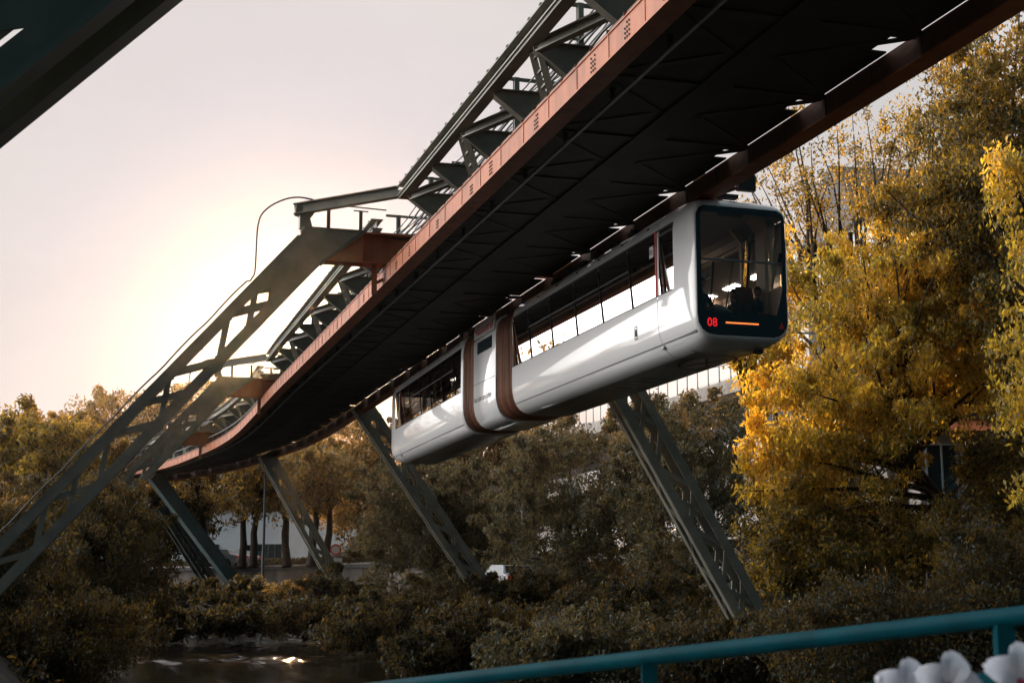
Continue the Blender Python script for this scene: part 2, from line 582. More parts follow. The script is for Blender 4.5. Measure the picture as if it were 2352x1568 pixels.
# ------------------------------------------------------------------ track spans
def track_span(s0, s1, label, detail=2, first=False):
    p, d, l = frame((s0 + s1) / 2)
    t = thing('track_span', label, 'elevated track', (p.x, p.y, ZB), 0.0, 'spans of the suspended railway track')
    e = 0.02
    a, b = s0 + e, s1 - e
    for sg in (-1, 1):
        g = MB()
        # web plate, flanges and a rounded top flange of the rail girder
        w0, w1 = sg * HALF, sg * (HALF - 0.03)
        sweep(g, a, b, rect(min(w0, w1), max(w0, w1), ZB + 0.03, ZB + 0.42))
        f0, f1 = sg * (HALF + 0.02), sg * (HALF - 0.36)
        sweep(g, a, b, rect(min(f0, f1), max(f0, f1), ZB, ZB + 0.029))
        f1 = sg * (HALF - 0.30)
        sweep(g, a, b, rect(min(f0, f1), max(f0, f1), ZB + 0.421, ZB + 0.45))
        w2, w3 = sg * (HALF - 0.33), sg * (HALF - 0.30)
        sweep(g, a, b, rect(min(w2, w3), max(w2, w3), ZB + 0.03, ZB + 0.42), mi=1)
        # splice plates between panels
        s = math.ceil(a / 1.5) * 1.5
        while s < b:
            o0 = sg * (HALF + 0.012)
            sweep(g, s - 0.02, s + 0.02, rect(min(w0, o0), max(w0, o0), ZB + 0.03, ZB + 0.42))
            o2 = sg * (HALF - 0.345)
            sweep(g, s - 0.03, s + 0.03, rect(min(w2, o2), max(w2, o2), ZB + 0.03, ZB + 0.42), mi=1)
            s += 1.5
        if detail > 1:
            rv = g
            s = math.ceil(a / 1.5) * 1.5 + 0.62
            while s < b:
                if rnd.random() < .12:
                    s += 1.5
                    continue
                for i in range(rnd.choice((2, 3, 3, 3))):
                    for k in range(rnd.choice((3, 4, 4))):
                        q = tp(s + i * 0.085, sg * (HALF + 0.004), ZB + 0.10 + k * 0.075)
                        _, dd, ll = frame(s)
                        rv.bar(q, q + ll * sg * 0.014, 0.03, 0.03, mi=2)
                s += 1.5
        go = obj('side_girder', g, [M['rust'], M['rust_dark'], M['rivet']], t)
        rl = MB()
        c = sg * (HALF - 0.07)
        pts = [tp(a + (b - a) * i / 16, c, ZB + 0.50) for i in range(17)]
        rl.tube(pts, 0.05, 8)
        s = math.ceil(a / 0.75) * 0.75
        while s < b and detail > 0:
            q = tp(s, sg * (HALF + 0.0), ZB + 0.462)
            rl.bar(q - Vector((0, 0, .012)), q + Vector((0, 0, .03)), 0.07, 0.07)
            s += 0.75
        obj('running_rail', rl, M['rust_dark'], t, True)
    # underside plating with its bracing
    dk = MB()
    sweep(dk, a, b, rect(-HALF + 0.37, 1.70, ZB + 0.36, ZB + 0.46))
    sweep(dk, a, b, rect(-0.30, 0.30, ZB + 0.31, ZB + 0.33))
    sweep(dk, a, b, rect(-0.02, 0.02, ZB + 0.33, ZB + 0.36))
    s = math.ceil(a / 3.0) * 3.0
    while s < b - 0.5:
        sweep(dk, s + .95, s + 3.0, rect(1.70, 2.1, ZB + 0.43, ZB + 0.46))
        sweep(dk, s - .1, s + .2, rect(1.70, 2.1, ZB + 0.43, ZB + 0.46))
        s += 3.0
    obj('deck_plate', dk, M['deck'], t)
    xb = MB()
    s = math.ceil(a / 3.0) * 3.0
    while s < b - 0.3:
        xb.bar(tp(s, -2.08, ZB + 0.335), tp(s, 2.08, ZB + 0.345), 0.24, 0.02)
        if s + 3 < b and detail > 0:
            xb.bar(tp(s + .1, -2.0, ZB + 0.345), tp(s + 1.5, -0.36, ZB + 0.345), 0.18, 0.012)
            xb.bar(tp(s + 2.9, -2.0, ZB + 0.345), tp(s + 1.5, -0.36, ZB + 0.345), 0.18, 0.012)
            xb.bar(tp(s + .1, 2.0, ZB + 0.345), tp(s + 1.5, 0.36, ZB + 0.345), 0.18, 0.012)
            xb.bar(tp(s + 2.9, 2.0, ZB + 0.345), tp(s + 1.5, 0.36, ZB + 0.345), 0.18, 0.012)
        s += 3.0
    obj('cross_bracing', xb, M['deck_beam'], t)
    # power rail hung on insulators
    pr = MB()
    sweep(pr, a, b, rect(-1.66, -1.60, ZB + 0.08, ZB + 0.13))
    ins = pr
    s = math.ceil(a / 2.5) * 2.5
    while s < b and detail > 0:
        q = tp(s, -1.63, ZB + 0.13)
        ins.tube([q, q + Vector((0, 0, .06)), q + Vector((0, 0, .10)), q + Vector((0, 0, .2))], [.03, .07, .03, .06], 8, mi=1)
        s += 2.5
    obj('power_rail', pr, [M['galv'], M['black_matt']], t)
    # upper truss, set back from both ends of the span
    u0, u1 = s0 + 1.7, s1 - 1.8
    nb = max(4, int(round((u1 - u0) / 2.95)))
    for sg in (-1, 1):
        ch = MB()
        sweep(ch, u0, u1, rect(sg * 2.3 - .17, sg * 2.3 + .17, 10.28, 10.31))
        sweep(ch, u0, u1, rect(sg * 2.3 - .17, sg * 2.3 + .17, 10.02, 10.05))
        sweep(ch, u0, u1, rect(sg * 2.3 - .012, sg * 2.3 + .012, 10.05, 10.28))
        sweep(ch, u0, u1, rect(sg * 2.3 - .13, sg * 2.3 + .13, 9.955, 10.019))
        for i in range(nb * 4):
            s = u0 + (u1 - u0) * (i + .5) / (nb * 4)
            sweep(ch, s - .05, s + .05, rect(sg * 2.3 - .19, sg * 2.3 + .19, 10.311, 10.33), 1)
        obj('top_chord', ch, M['steel'], t)
        for i in range(nb + 1):
            s = u0 + 0.5 + (u1 - u0 - 1.0) * i / nb
            _, dd, ll = frame(s)
            br = MB()
            prof = [(2.28, 10.0), (1.2, 10.02), (0.9, 10.02), (0.9, 9.0), (1.25, 9.0), (1.6, 9.38), (2.26, 9.86)]
            br.plate([tp(s, sg * x, z) for x, z in prof], 0.025, dd)
            for q in range(len(prof) - 1):
                if q in (2, 3):
                    continue
                A, B = tp(s, sg * prof[q][0], prof[q][1]), tp(s, sg * prof[q + 1][0], prof[q + 1][1])
                br.bar(A, B, 0.22, 0.025, (B - A).cross(dd))
            obj('bracket', br, M['steel'], t)
            if i < nb:
                s2 = u0 + 0.5 + (u1 - u0 - 1.0) * (i + 1) / nb
                dg = MB()
                if i % 2 == 0:
                    for o in (-.2, .2):
                        dg.bar(tp(s + .1 + o, sg * 2.2, 9.95), tp(s + .9 + o, sg * 1.5, 8.55), 0.12, 0.07)
                    for k in range(6):
                        w = (k + .5) / 6
                        dg.bar(tp(s - .1 + .8 * w, sg * (2.2 - .7 * w), 9.95 - 1.4 * w), tp(s + .3 + .8 * w, sg * (2.2 - .7 * w), 9.95 - 1.4 * w), .05, .05)
                else:
                    dg.ibeam(tp(s + .1, sg * 1.25, 9.9), tp(s2 - .1, sg * 2.2, 9.9), .16, .22)
                obj('diagonal', dg, M['steel'], t)
    mid = MB()
    sweep(mid, s0 + .6, s1 - .6, rect(0.82, 0.88, 9.0, 10.0))
    sweep(mid, s0 + .6, s1 - .6, rect(-0.88, -0.82, 8.46, 8.9))
    s = u0
    while s < u1:
        mid.bar(tp(s, -.85, 8.9), tp(s, -.85, 10.0), .12, .10)
        s += 2.95
    obj('web_frame', mid, M['steel_dark'], t)
    # service posts and the cables strung along them
    ps = MB()
    s = s0 + 1.0
    while s < s1:
        for lt in (-0.9, 0.1):
            ps.ibeam(tp(s, lt, 9.0), tp(s, lt, 11.45), .12, .14, frame(s)[1])
        ps.bar(tp(s, -1.3, 11.42), tp(s, 0.4, 11.42), .07, .07)
        ps.bar(tp(s, -1.3, 10.7), tp(s, -.9, 10.7), .05, .05)
        s += 4.4
    obj('service_post', ps, M['steel'], t)
    cb = MB()
    for k in range(9):
        lt, z0 = -1.3 + k * .19, 10.62 + .12 * k - .10 * (k % 3)
        pts = []
        n = int((s1 - s0) / .55)
        for i in range(n + 1):
            s = s0 + (s1 - s0) * i / n
            pts.append(tp(s, lt + rnd.uniform(-.012, .012), z0 - .11 * abs(math.sin((s - s0 - 1) / 4.4 * math.pi)) + rnd.uniform(-.015, .015)))
        cb.tube(pts, .016 + .008 * (k % 3), 4)
    obj('cables', cb, M['cable'], t)
    if detail < 2 or first:
        hr = MB()
        for sg in (-1,):
            hr.tube([tp(s0 + (s1 - s0) * i / 20, sg * 2.05, 9.05) for i in range(21)], .03, 6)
            s = s0 + .5
            while s < s1:
                hr.bar(tp(s, sg * 2.05, 8.46), tp(s, sg * 2.05, 9.05), .04, .04)
                s += 1.5
        obj('hand_rail', hr, M['galv'], t)
    return t


track_span(-42.0, SUPPORTS[0], 'rusty girder track passing overhead beyond the nearest portal, top right', 2)
track_span(SUPPORTS[0], SUPPORTS[1], 'nearest long track span with red-brown edge girder above the white train', 2)
track_span(SUPPORTS[1], SUPPORTS[2], 'second track span with the low sun behind its lattice top', 2)
track_span(SUPPORTS[2], SUPPORTS[3], 'third track span beginning to bend left, rusty edge and pale handrail', 1, True)
track_span(SUPPORTS[3], SUPPORTS[4], 'tightly curving far track span ending behind the lattice legs', 1)
track_span(SUPPORTS[4], SUPPORTS[5], 'farthest track span disappearing behind the left riverside tree', 0)


# ------------------------------------------------------------------ supports
def leg(t, p0, p1, nrm, w, dep, panels, mat, solid=1.9, name='leg'):
    """lattice leg: four corner chords, laced on the broad faces, solid plate at its head"""
    p0, p1, nrm = Vector(p0), Vector(p1), Vector(nrm).normalized()
    ax = (p1 - p0).normalized()
    e = ax.cross(nrm).normalized()
    L = (p1 - p0).length
    m = MB()
    off = w / 2 - .14
    for a in (-1, 1):
        for c in (-1, 1):
            o = e * a * off + nrm * c * dep / 2
            m.bar(p0 + o, p1 + o, .26, .05, nrm.cross(e).cross(e) if False else nrm)
            o2 = e * a * (w / 2 - .012) + nrm * c * (dep / 2 - .09)
            m.bar(p0 + o2, p1 + o2, .18, .025, e)
    lo = obj(name, m, mat, t)
    hd = MB()
    for c in (-1, 1):
        o = nrm * c * (dep / 2 + .005)
        q0, q1 = p0 + o, p0 + ax * solid + o
        hd.plate([q0 - e * w / 2, q0 + e * w / 2, q1 + e * w / 2, q1 + e * (w / 2 - .22), q1 - ax * .35, q1 - e * (w / 2 - .22), q1 - e * w / 2], .03, nrm)
    obj('head_plate', hd, mat, lo)
    lc = MB()
    l0 = solid - .2
    step = (L - l0) / panels
    for i in range(panels):
        a0, a1 = p0 + ax * (l0 + step * i), p0 + ax * (l0 + step * (i + 1))
        for c in (-1, 1):
            o = nrm * c * (dep / 2 - .03)
            f = 1 if i % 2 == 0 else -1
            lc.bar(a0 + e * off * f + o, a1 - e * off * f + o, .13, .045, nrm)
            if i % 3 == 0:
                lc.bar(a0 - e * off * f + o, a1 + e * off * f + o, .12, .045, nrm)
            for g_ in (a0,):
                lc.plate([g_ + e * (w / 2) + o + ax * .3, g_ + e * (w / 2 - .3) + o, g_ + e * (w / 2) + o - ax * .3], .02, nrm)
                lc.plate([g_ - e * (w / 2) + o + ax * .3, g_ - e * (w / 2 - .3) + o, g_ - e * (w / 2) + o - ax * .3], .02, nrm)
        for a in (-1, 1):
            f = 1 if i % 2 == 0 else -1
            q = e * a * (w / 2 - .04)
            lc.bar(a0 + q + nrm * f * dep / 2 * .9, a1 + q - nrm * f * dep / 2 * .9, .07, .03, nrm)
    obj('lacing', lc, mat, lo)
    return lo


def support(s, kl, fl, kr, fr, label, mat, z=9.4, h=.85, panels=9, solid_right=False, fancy=True):
    """kl, fl, kr, fr: (lateral, height) of knee and foot on each side of the track"""
    p, d, l = frame(s)
    t = thing('track_support', label, 'support frame', (p.x, p.y, -1.5), 0.0, 'lattice portals carrying the suspended railway')
    P = lambda a, zz: Vector((p.x + l.x * a, p.y + l.y * a, zz))
    cb = MB()
    cb.ibeam(P(kl[0] + 1.53, z - h / 2), P(kr[0] + .2, z - h / 2), .55, h, Z, .04, .03)
    cb.plate([P(kl[0] + 1.53, z - .04), P(kl[0] + 1.53, z - h), P(kl[0] + .5, z - h)], .5, d)
    co = obj('crossbeam', cb, M['rust'], t)
    kn = MB()
    kn.plate([P(kl[0], z), P(kl[0] + 1.5, z), P(kl[0] + .45, z - h), P(kl[0] - .75, z - h)], .62, d)
    kn.bar(P(kl[0] + 1.55, z - .02), P(kl[0] + .47, z - h - .02), .66, .04, d.cross(P(1.08, h) - P(0, 0)))
    kn.bar(P(kl[0] - .1, z + .015), P(kl[0] + 1.6, z + .015), .66, .03)
    obj('knee', kn, mat, t)
    leg(t, P(kl[0] + .12, z - h / 2 - .1), P(*fl), d, .95, .62, panels, mat)
    if solid_right:
        m = MB()
        a, b = P(*kr), P(*fr)
        ax = (b - a).normalized()
        e = ax.cross(d).normalized()
        m.ibeam(a, b, .7, .95, e, .05, .05)
        m.bar(a + d * .3, b + d * .3, .04, .8, e)
        m.bar(a - d * .3, b - d * .3, .04, .8, e)
        obj('leg', m, M['teal_steel'], t)
    else:
        leg(t, P(*kr), P(*fr), d, .95, .62, panels, mat, 1.2)
    for (a, zz), w in ((fl, 1.1), (fr, 1.1)):
        q = P(a, zz)
        m = MB()
        m.box(q.x - w / 2, q.x + w / 2, q.y - w / 2, q.y + w / 2, zz - 2.2, zz + .1)
        obj('footing', m, M['wall'], t)
    if fancy:
        ps = MB()
        ps.box(-.2, .2, -.2, .2, 0, 0)
        ps = MB()
        a = kl[0] - .15
        ps.plate([P(a - .02, z + .03), P(a + .33, z + .03), P(a + .25, z + .3), P(a + .36, z + .45), P(a + .3, z + .62), P(a - .12, z + .66), P(a - .15, z + .42), P(a - .02, z + .38)], .3, d)
        obj('tie_post', ps, mat, t)
        ti = MB()
        q, r_ = P(a - .15, z + .55), tp(s - 1.75, -2.28, 10.2)
        q2 = q + (r_ - q) * .95
        ti.ibeam(q, q2, .2, .30, Z, .03, .03)
        ti.bar(q2, r_, .08, .08)
        obj('tie_beam', ti, mat, t)
        st = MB()
        for lt, hh in ((kl[0] + .62, .62), (kl[0] + 1.5, .62)):
            st.bar(P(lt, z + .03), P(lt, z + hh), .06, .09)
        st.bar(P(kl[0] + 1.3, z + .64), P(kl[0] + 1.7, z + .64), .03, .03)
        st.bar(P(kl[0] + .8, z + .76), P(kl[0] + 2.2, z + .72), .03, .03)
        st.tube([P(lt, z + .03 + .1 * math.sin(lt * 4)) for lt in [kl[0] + 2.2 + .2 * k for k in range(8)]], .05, 6)
        obj('stanchion', st, M['steel_dark'], t)
        hp = MB()
        hp.bar(P(kl[0] + 1.9, z - h - .02), P(kl[0] + 1.9, z - h - .8), .12, .14)
        hp.bar(P(kl[0] + 1.9, z - h - .5), P(kl[0] + 3.0, z - h + .1), .1, .08)
        obj('hanger', hp, M['rust'], t)
        cbl = MB()
        dd = d * .35
        pts = [P(a + .3, z + .76) - dd, P(a - .1, z + .80) - dd, P(a - .5, z + .70) - dd, P(a - .95, z + .4) - dd, P(a - 1.15, z - .05) - dd]
        lt0, lb0 = P(kl[0] + .12, z - h / 2 - .1), P(*fl)
        lx_ = (lb0 - lt0).normalized()
        le_ = lx_.cross(d)
        le_ = le_ if le_.z > 0 else -le_
        A, B = lt0 + lx_ * 1.6 + le_ * .56, lb0 + le_ * .56
        pts += [A.lerp(B, w) - dd + Vector((0, 0, .05 * abs(math.sin(w * 22)))) for w in [k / 40 for k in range(41)]]
        cbl.tube(catmull(pts[:7], .12)[:-1] + pts[6:], .022, 6)
        obj('drop_cable', cbl, M['cable'], t)
    return t


support(SUPPORTS[1], (-4.58, 9.42), (-13.4, -1.4), (2.75, 8.4), (8.55, -1.55), 'largest grey-green lattice portal with long leg crossing the left of the picture', M['steel'], panels=11)
support(SUPPORTS[2], (-4.4, 9.4), (-13.2, -1.3), (2.2, 8.4), (9.0, -1.4), 'second portal behind the big leg, its right leg just left of the train tail', M['steel'], panels=10)
support(SUPPORTS[3], (-4.4, 9.4), (-13.0, -1.2), (1.6, 8.2), (7.3, -1.2), 'third portal, its slim right lattice leg standing in front of the street trees', M['steel'], panels=9)
support(SUPPORTS[4], (-4.4, 9.0), (-12.0, -1.2), (-0.4, 8.2), (8.1, -1.4), 'far portal with smooth blue-green box leg where track curves left', M['steel'], panels=8, solid_right=True, fancy=False)

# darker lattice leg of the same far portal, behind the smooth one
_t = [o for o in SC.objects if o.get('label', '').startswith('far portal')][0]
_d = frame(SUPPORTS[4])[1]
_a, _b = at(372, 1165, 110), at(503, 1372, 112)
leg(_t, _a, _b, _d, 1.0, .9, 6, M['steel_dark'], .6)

# nearest portal: only its left leg shows, dark, in the top left corner
p, d, l = frame(SUPPORTS[0])
t = thing('track_support', 'dark portal leg nearest the viewer cutting across the top left corner', 'support frame', (p.x, p.y, -1.5), 0, 'lattice portals carrying the suspended railway')
P = lambda a, zz, dd=0.0: Vector((p.x + l.x * a + d.x * dd, p.y + l.y * a + d.y * dd, zz))
m = MB()
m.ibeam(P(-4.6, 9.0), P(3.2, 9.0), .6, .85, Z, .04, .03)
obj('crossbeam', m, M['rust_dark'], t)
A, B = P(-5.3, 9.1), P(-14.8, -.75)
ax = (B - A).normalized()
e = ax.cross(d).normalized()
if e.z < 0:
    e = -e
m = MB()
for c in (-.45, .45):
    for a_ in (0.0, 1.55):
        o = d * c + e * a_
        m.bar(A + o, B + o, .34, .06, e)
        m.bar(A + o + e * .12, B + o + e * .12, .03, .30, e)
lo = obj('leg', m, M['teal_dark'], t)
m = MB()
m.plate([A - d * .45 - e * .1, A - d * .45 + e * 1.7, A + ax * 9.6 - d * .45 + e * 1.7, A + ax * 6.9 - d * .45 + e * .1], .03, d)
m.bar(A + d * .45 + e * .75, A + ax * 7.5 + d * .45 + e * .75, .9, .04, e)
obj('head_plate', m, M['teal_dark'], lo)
m = MB()
for i in range(7):
    f = 1 if i % 2 else 0
    m.bar(A + ax * (5.5 + i * 1.3) + e * 1.5 * f, A + ax * (6.8 + i * 1.3) + e * 1.5 * (1 - f), .5, .05, e)
obj('lacing', m, M['rust'], lo)
m = MB()
for q in (B, P(9.0, -1.2)):
    m.box(q.x - .8, q.x + .8, q.y - .8, q.y + .8, -3.2, -.5)
obj('footing', m, M['concrete'], t)
leg(t, P(2.6, 8.5), P(8.8, -1.3), d, .95, .62, 9, M['steel'], 1.2)

# ------------------------------------------------------------------ the train
TZ = 4.75                       # height of the lowest point of the body
AZ = R(17.25)
TP0 = Vector((3.68158, 28.2722, 0)) + Vector((math.cos(AZ), math.sin(AZ), 0)) * 1.1
train = thing('suspended_train', 'white articulated suspended train with large black-framed front window, hanging under the right rail', 'train', (TP0.x, TP0.y, TZ), AZ)

# half outline of the body, from roof middle down the side to the middle of the floor (x, z above TZ)
HALFP = [(0, 3.27), (.45, 3.265), (.80, 3.23), (.95, 3.15), (1.03, 3.02), (1.075, 2.84), (1.10, 2.66), (1.10, 2.1), (1.10, 1.39),
         (1.10, .82), (1.085, .64), (1.045, .46), (.975, .30), (.88, .18), (.76, .10), (.60, .05), (.3, .03), (0, .03)]
FULL = [(-x, z) for x, z in HALFP] + [(x, z) for x, z in reversed(HALFP[1:-1])]
NH = len(HALFP)


def prof_at(kx, kz0, kz1, grow=0.0):
    o = []
    for x, z in FULL:
        zz = kz0 + (z - .03) / 3.24 * (kz1 - kz0)
        o.append((x * kx + (grow if x > 0 else -grow if x < 0 else 0), zz))
    return o


def rrect(w, z0, z1, rt, rb, n=7):
    """rounded rectangle outline, (x, z), starting top left going clockwise seen from the front"""
    o = []
    for cx, cz, r_, a0 in ((w - rt, z1 - rt, rt, 90), (w - rb, z0 + rb, rb, 0), (-w + rb, z0 + rb, rb, -90), (-w + rt, z1 - rt, rt, -180)):
        for k in range(n):
            a = R(a0 - 90 * k / (n - 1))
            o.append((cx + r_ * math.cos(a), cz + r_ * math.sin(a)))
    return o


def xf(base_s, rot, flip):
    """module frame -> train frame. module y runs from its cab end"""
    c, s_ = math.cos(rot), math.sin(rot)

    def f(x, y, z):
        if flip:
            x, y = -x, 12.5 - y
        X, Y = x * c + y * s_, -x * s_ + y * c
        return (X, base_s + Y, z)
    return f


def tmesh(name, mb, f, mat, parent, **k):
    mb.v = [f(*p_) for p_ in mb.v]
    return obj(name, mb, mat, parent, local=True, **k)


WZ0, WZ1 = 1.40, 2.80
DIV = [1.93, 3.60, 5.48, 7.29, 9.17, 11.02, 12.39]


def text_mesh(name, body, size, mat, parent, fn, italic=0.0, xscale=1.0, emit=None, label=None):
    cu = bpy.data.curves.new(name, 'FONT')
    cu.body = body
    cu.size = size
    cu.extrude = 0.0
    cu.shear = italic
    cu.offset = size * 0.012
    cu.resolution_u = 3
    tmp = bpy.data.objects.new(name, cu)
    COL.objects.link(tmp)
    bpy.context.view_layer.update()
    me = bpy.data.meshes.new_from_object(tmp.evaluated_get(bpy.context.evaluated_depsgraph_get()))
    bpy.data.objects.remove(tmp)
    bpy.data.curves.remove(cu)
    for v in me.vertices:
        v.co = fn(v.co.x * xscale, v.co.y)
    me.name = name
    me.materials.clear()
    me.materials.append(mat)
    o = bpy.data.objects.new(name, me)
    COL.objects.link(o)
    o.parent = parent
    if label:
        o['label'] = label
    return o


def module(base_s, rot, flip, front):
    f = xf(base_s, rot, flip)
    b = MB()
    # body shell: cab end blends from the rounded face to the full section
    rings = []
    for y, kx, z0, z1 in ((0.0, .955, .27, 2.98), (.015, .972, .25, 3.0), (.05, .985, .225, 3.03), (.14, .995, .19, 3.09),
                          (.32, 1.0, .13, 3.17), (.6, 1.0, .07, 3.235), (1.0, 1.0, .035, 3.265), (1.30, 1.0, .03, 3.27),
                          (1.78, 1.0, .03, 3.27)):
        q = 0.0 if y > .9 else (1 - y / .9) ** 1.5
        ring = []
        for x, z in prof_at(kx, z0, z1):
            # squarer corners towards the face
            ring.append((x, y, z))
        rings.append(ring)
    # square the face section so that it matches the windscreen frame
    face = rrect(1.02, .27, 2.97, .22, .36, 9)
    nfull = len(FULL)

    def resample(poly, n, start):
        pts = [Vector((a, 0, c)) for a, c in poly]
        pts.append(pts[0])
        cum = [0]
        for i in range(1, len(pts)):
            cum.append(cum[-1] + (pts[i] - pts[i - 1]).length)
        outp = []
        for k in range(n):
            t_ = cum[-1] * ((k / n + start) % 1.0)
            i = max(j for j in range(len(cum)) if cum[j] <= t_)
            i = min(i, len(pts) - 2)
            w = (t_ - cum[i]) / max(1e-6, cum[i + 1] - cum[i])
            outp.append(pts[i].lerp(pts[i + 1], w))
        return outp
    # angular lookup keeps the vertices of face and body aligned
    def radial(poly, x, z, cz=1.62):
        a = math.atan2(z - cz, x)
        best = None
        for i in range(len(poly)):
            p1, p2 = poly[i], poly[(i + 1) % len(poly)]
            dx, dz = math.cos(a), math.sin(a)
            ex, ez = p2[0] - p1[0], p2[1] - p1[1]
            den = dx * ez - dz * ex
            if abs(den) < 1e-9:
                continue
            t_ = (p1[0] * ez - (p1[1] - cz) * ex) / den
            u_ = (p1[0] * dz - (p1[1] - cz) * dx) / den
            if t_ > 0 and -1e-6 <= u_ <= 1 + 1e-6:
                best = (dx * t_, cz + dz * t_)
        return best or (x, z)
    FY = [(0.0, 1.0), (.012, .93), (.05, .80), (.13, .60), (.30, .34), (.55, .12)]
    outr = []
    for i, (y, wgt) in enumerate(FY):
        grow = 1.0 + .03 * (1 - wgt) if i else 1.0
        ring = []
        for x, z in FULL:
            fx, fz = radial(face, x, z)
            g_ = [1.0, 1.014, 1.03, 1.04, 1.045, 1.045][i]
            fx, fz = fx * g_, 1.62 + (fz - 1.62) * g_
            ring.append((fx * wgt + x * (1 - wgt), y, fz * wgt + z * (1 - wgt)))
        outr.append(ring)
    for y in (.98, 1.2, 1.75):
        outr.append([(x, y, z) for x, z in FULL])
    i0, i1 = 5, 8     # profile indices spanning the window band (z 2.84 .. 1.39)

    def skip(i, k):
        kk = k if k < NH - 1 else 2 * (NH - 1) - 1 - k
        if not 5 <= kk <= 7:
            return False
        right = (k >= NH - 1) != flip
        # one cab window on the rail side, a narrow corner light and a second pane on the far side
        return i in (3, 4, 7) if right and front else i in (6, 7)
    b.loft(outr, True, False, 0, skip)
    b.loft([[(x, y, z) for x, z in FULL] for y in (1.75, 1.835)])
    # plain body from the joint to the bellows, side windows left open
    ys = [1.855, 1.93, 12.39, 12.45, 12.5]
    gr = [0, 0, 0, -.01, -.05]
    rr = [[(x + (g_ if x > 0 else -g_ if x < 0 else 0), y, z + (g_ if z > 1.6 else -g_)) for x, z in FULL] for y, g_ in zip(ys, gr)]

    def skip2(i, k):
        kk = k if k < NH - 1 else 2 * (NH - 1) - 1 - k
        return i == 1 and 5 <= kk <= 7
    b.loft(rr, True, False, 0, skip2)
    body = tmesh('body_shell', b, f, M['paint'], train, smooth=True)
    # window band top strip (between the glass and the roof panel)
    # floor colour underneath: a separate skin 3 mm below
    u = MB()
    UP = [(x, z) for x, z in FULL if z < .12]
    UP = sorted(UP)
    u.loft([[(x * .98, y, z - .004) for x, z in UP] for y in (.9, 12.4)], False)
    for k in range(5):
        y0 = 4.6 + k * .55
        u.box(-.35, .5, y0, y0 + .22, .018, .024)
    tmesh('floor_pan', u, f, M['under'], train)
    # side glazing
    for sg in (-1, 1):
        side = sg if not flip else -sg
        gmat = M['glass'] if side < 0 else M['far_glass']
        xs = [(1.088, 2.815), (1.082, 2.66), (1.025, 2.1), (.955, 1.402)]
        for i in range(6):
            y0, y1 = DIV[i] + .015, DIV[i + 1] - .015
            g = MB()
            g.loft([[(sg * (x - .008), y, z) for x, z in xs] for y in (y0, y1)], False)
            w = tmesh('side_window', g, f, gmat, train, smooth=True)
            fr_ = MB()
            for yy in ((DIV[i + 1],) if i == 0 and sg > 0 and front else (DIV[i], DIV[i + 1])):
                fr_.bar((sg * .952, yy, 1.405), (sg * 1.075, yy, 2.70), .04, .03, (0, 1, 0))
            if i in (1, 2, 3, 4):
                fr_.box(sg * 1.035 - .012, sg * 1.035 + .012, y0, y1, 2.30, 2.34)
                if side < 0 or True:
                    fr_.box(sg * .96 - .01, sg * .96 + .01, y0 + .5, y0 + .95, 2.36, 2.6, 1)
            tmesh('window_post', fr_, f, [M['seam'], M['cloth_grey']], w)
        g = MB()
        g.loft([[(sg * (x - .006), y, z) for x, z in xs] for y in (1.0, 1.745)], False)
        w = tmesh('cab_window', g, f, gmat, train, smooth=True)
        if front and sg > 0:
            g = MB()
            g.loft([[(sg * (x - .02), y, z) for x, z in xs] for y in (.14, .54)], False)
            tmesh('corner_window', g, f, gmat, train, smooth=True)
        fr_ = MB()
        for yy in (1.0, 1.73):
            fr_.bar((sg * .952, yy, 1.405), (sg * 1.075, yy, 2.70), .04, .03, (0, 1, 0))
        fr_.box(sg * 1.08 - .02, sg * 1.08 + .02, 1.0, 1.75, 2.66, 2.72)
        tmesh('window_post', fr_, f, M['seam'], w)
        # sill strip and body panel seams
        se = MB()
        se.box(sg * 1.10 - .004, sg * 1.10 + .004, 1.0, 12.4, 1.375, 1.40)
        se.box(sg * 1.075 - .01, sg * 1.075 + .004, 1.0, 12.4, 2.805, 2.84)
        tmesh('panel_seam', se, f, M['seam'], body)
        st = MB()
        st.box(sg * 1.10 - .01, sg * 1.10 + .006, 1.855, 1.935, 1.40, 2.82)
        tmesh('stripe', st, f, M['red_led'] if False else M['red_mark'], body)
        rb = MB()
        for k in range(7):
            yy = 2.4 + k * 1.55
            rb.box(sg * 1.025 - .03, sg * 1.025 + .018, yy, yy + .09, 3.0, 3.03)
        tmesh('lifting_eye', rb, f, M['seam'], body)
        hd = MB()
        hd.box(sg * .98 - .03, sg * .98 + .05, 1.78, 1.93, .25, .31)
        tmesh('joint_cover', hd, f, M['galv'], body)
    se = MB()
    se.loft([[(x * .994, y, 1.62 + (z - 1.62) * .994) for x, z in FULL] for y in (1.83, 1.86)])
    tmesh('joint_gap', se, f, M['seam'], body)
    # windscreen: black frame with rounded corners round clear glass
    ow = rrect(1.005, .29, 2.955, .20, .33, 7)
    n = len(ow)
    inn = []
    gl = [(0.915, 2.80), (0.915, 2.80)]
    iw = rrect(.915, .74, 2.83, .06, .05, 7)
    # right lower corner of the clear area is cut off at a slant
    fm = MB()
    fm.loft([[(x, -.004, z) for x, z in ow], [(x, -.006, z) for x, z in iw]], True)
    fm.loft([[(x, -.004, z) for x, z in ow], [(x * .995, .03, z) for x, z in ow]], True)
    for sgx in (1,):
        fm.plate([(sgx * .93, -.002, 1.35), (sgx * .93, -.002, .73), (sgx * .76, -.002, .73)], .004, (0, 1, 0))
        fm.plate([(-sgx * .93, -.002, .95), (-sgx * .93, -.002, .73), (-sgx * .80, -.002, .73)], .004, (0, 1, 0))
    wf = tmesh('windscreen_frame', fm, f, M['black'], train, smooth=False)
    g = MB()
    g.add([(x, .004, z) for x, z in iw], [tuple(range(len(iw)))])
    tmesh('windscreen', g, f, M['clear'], train)
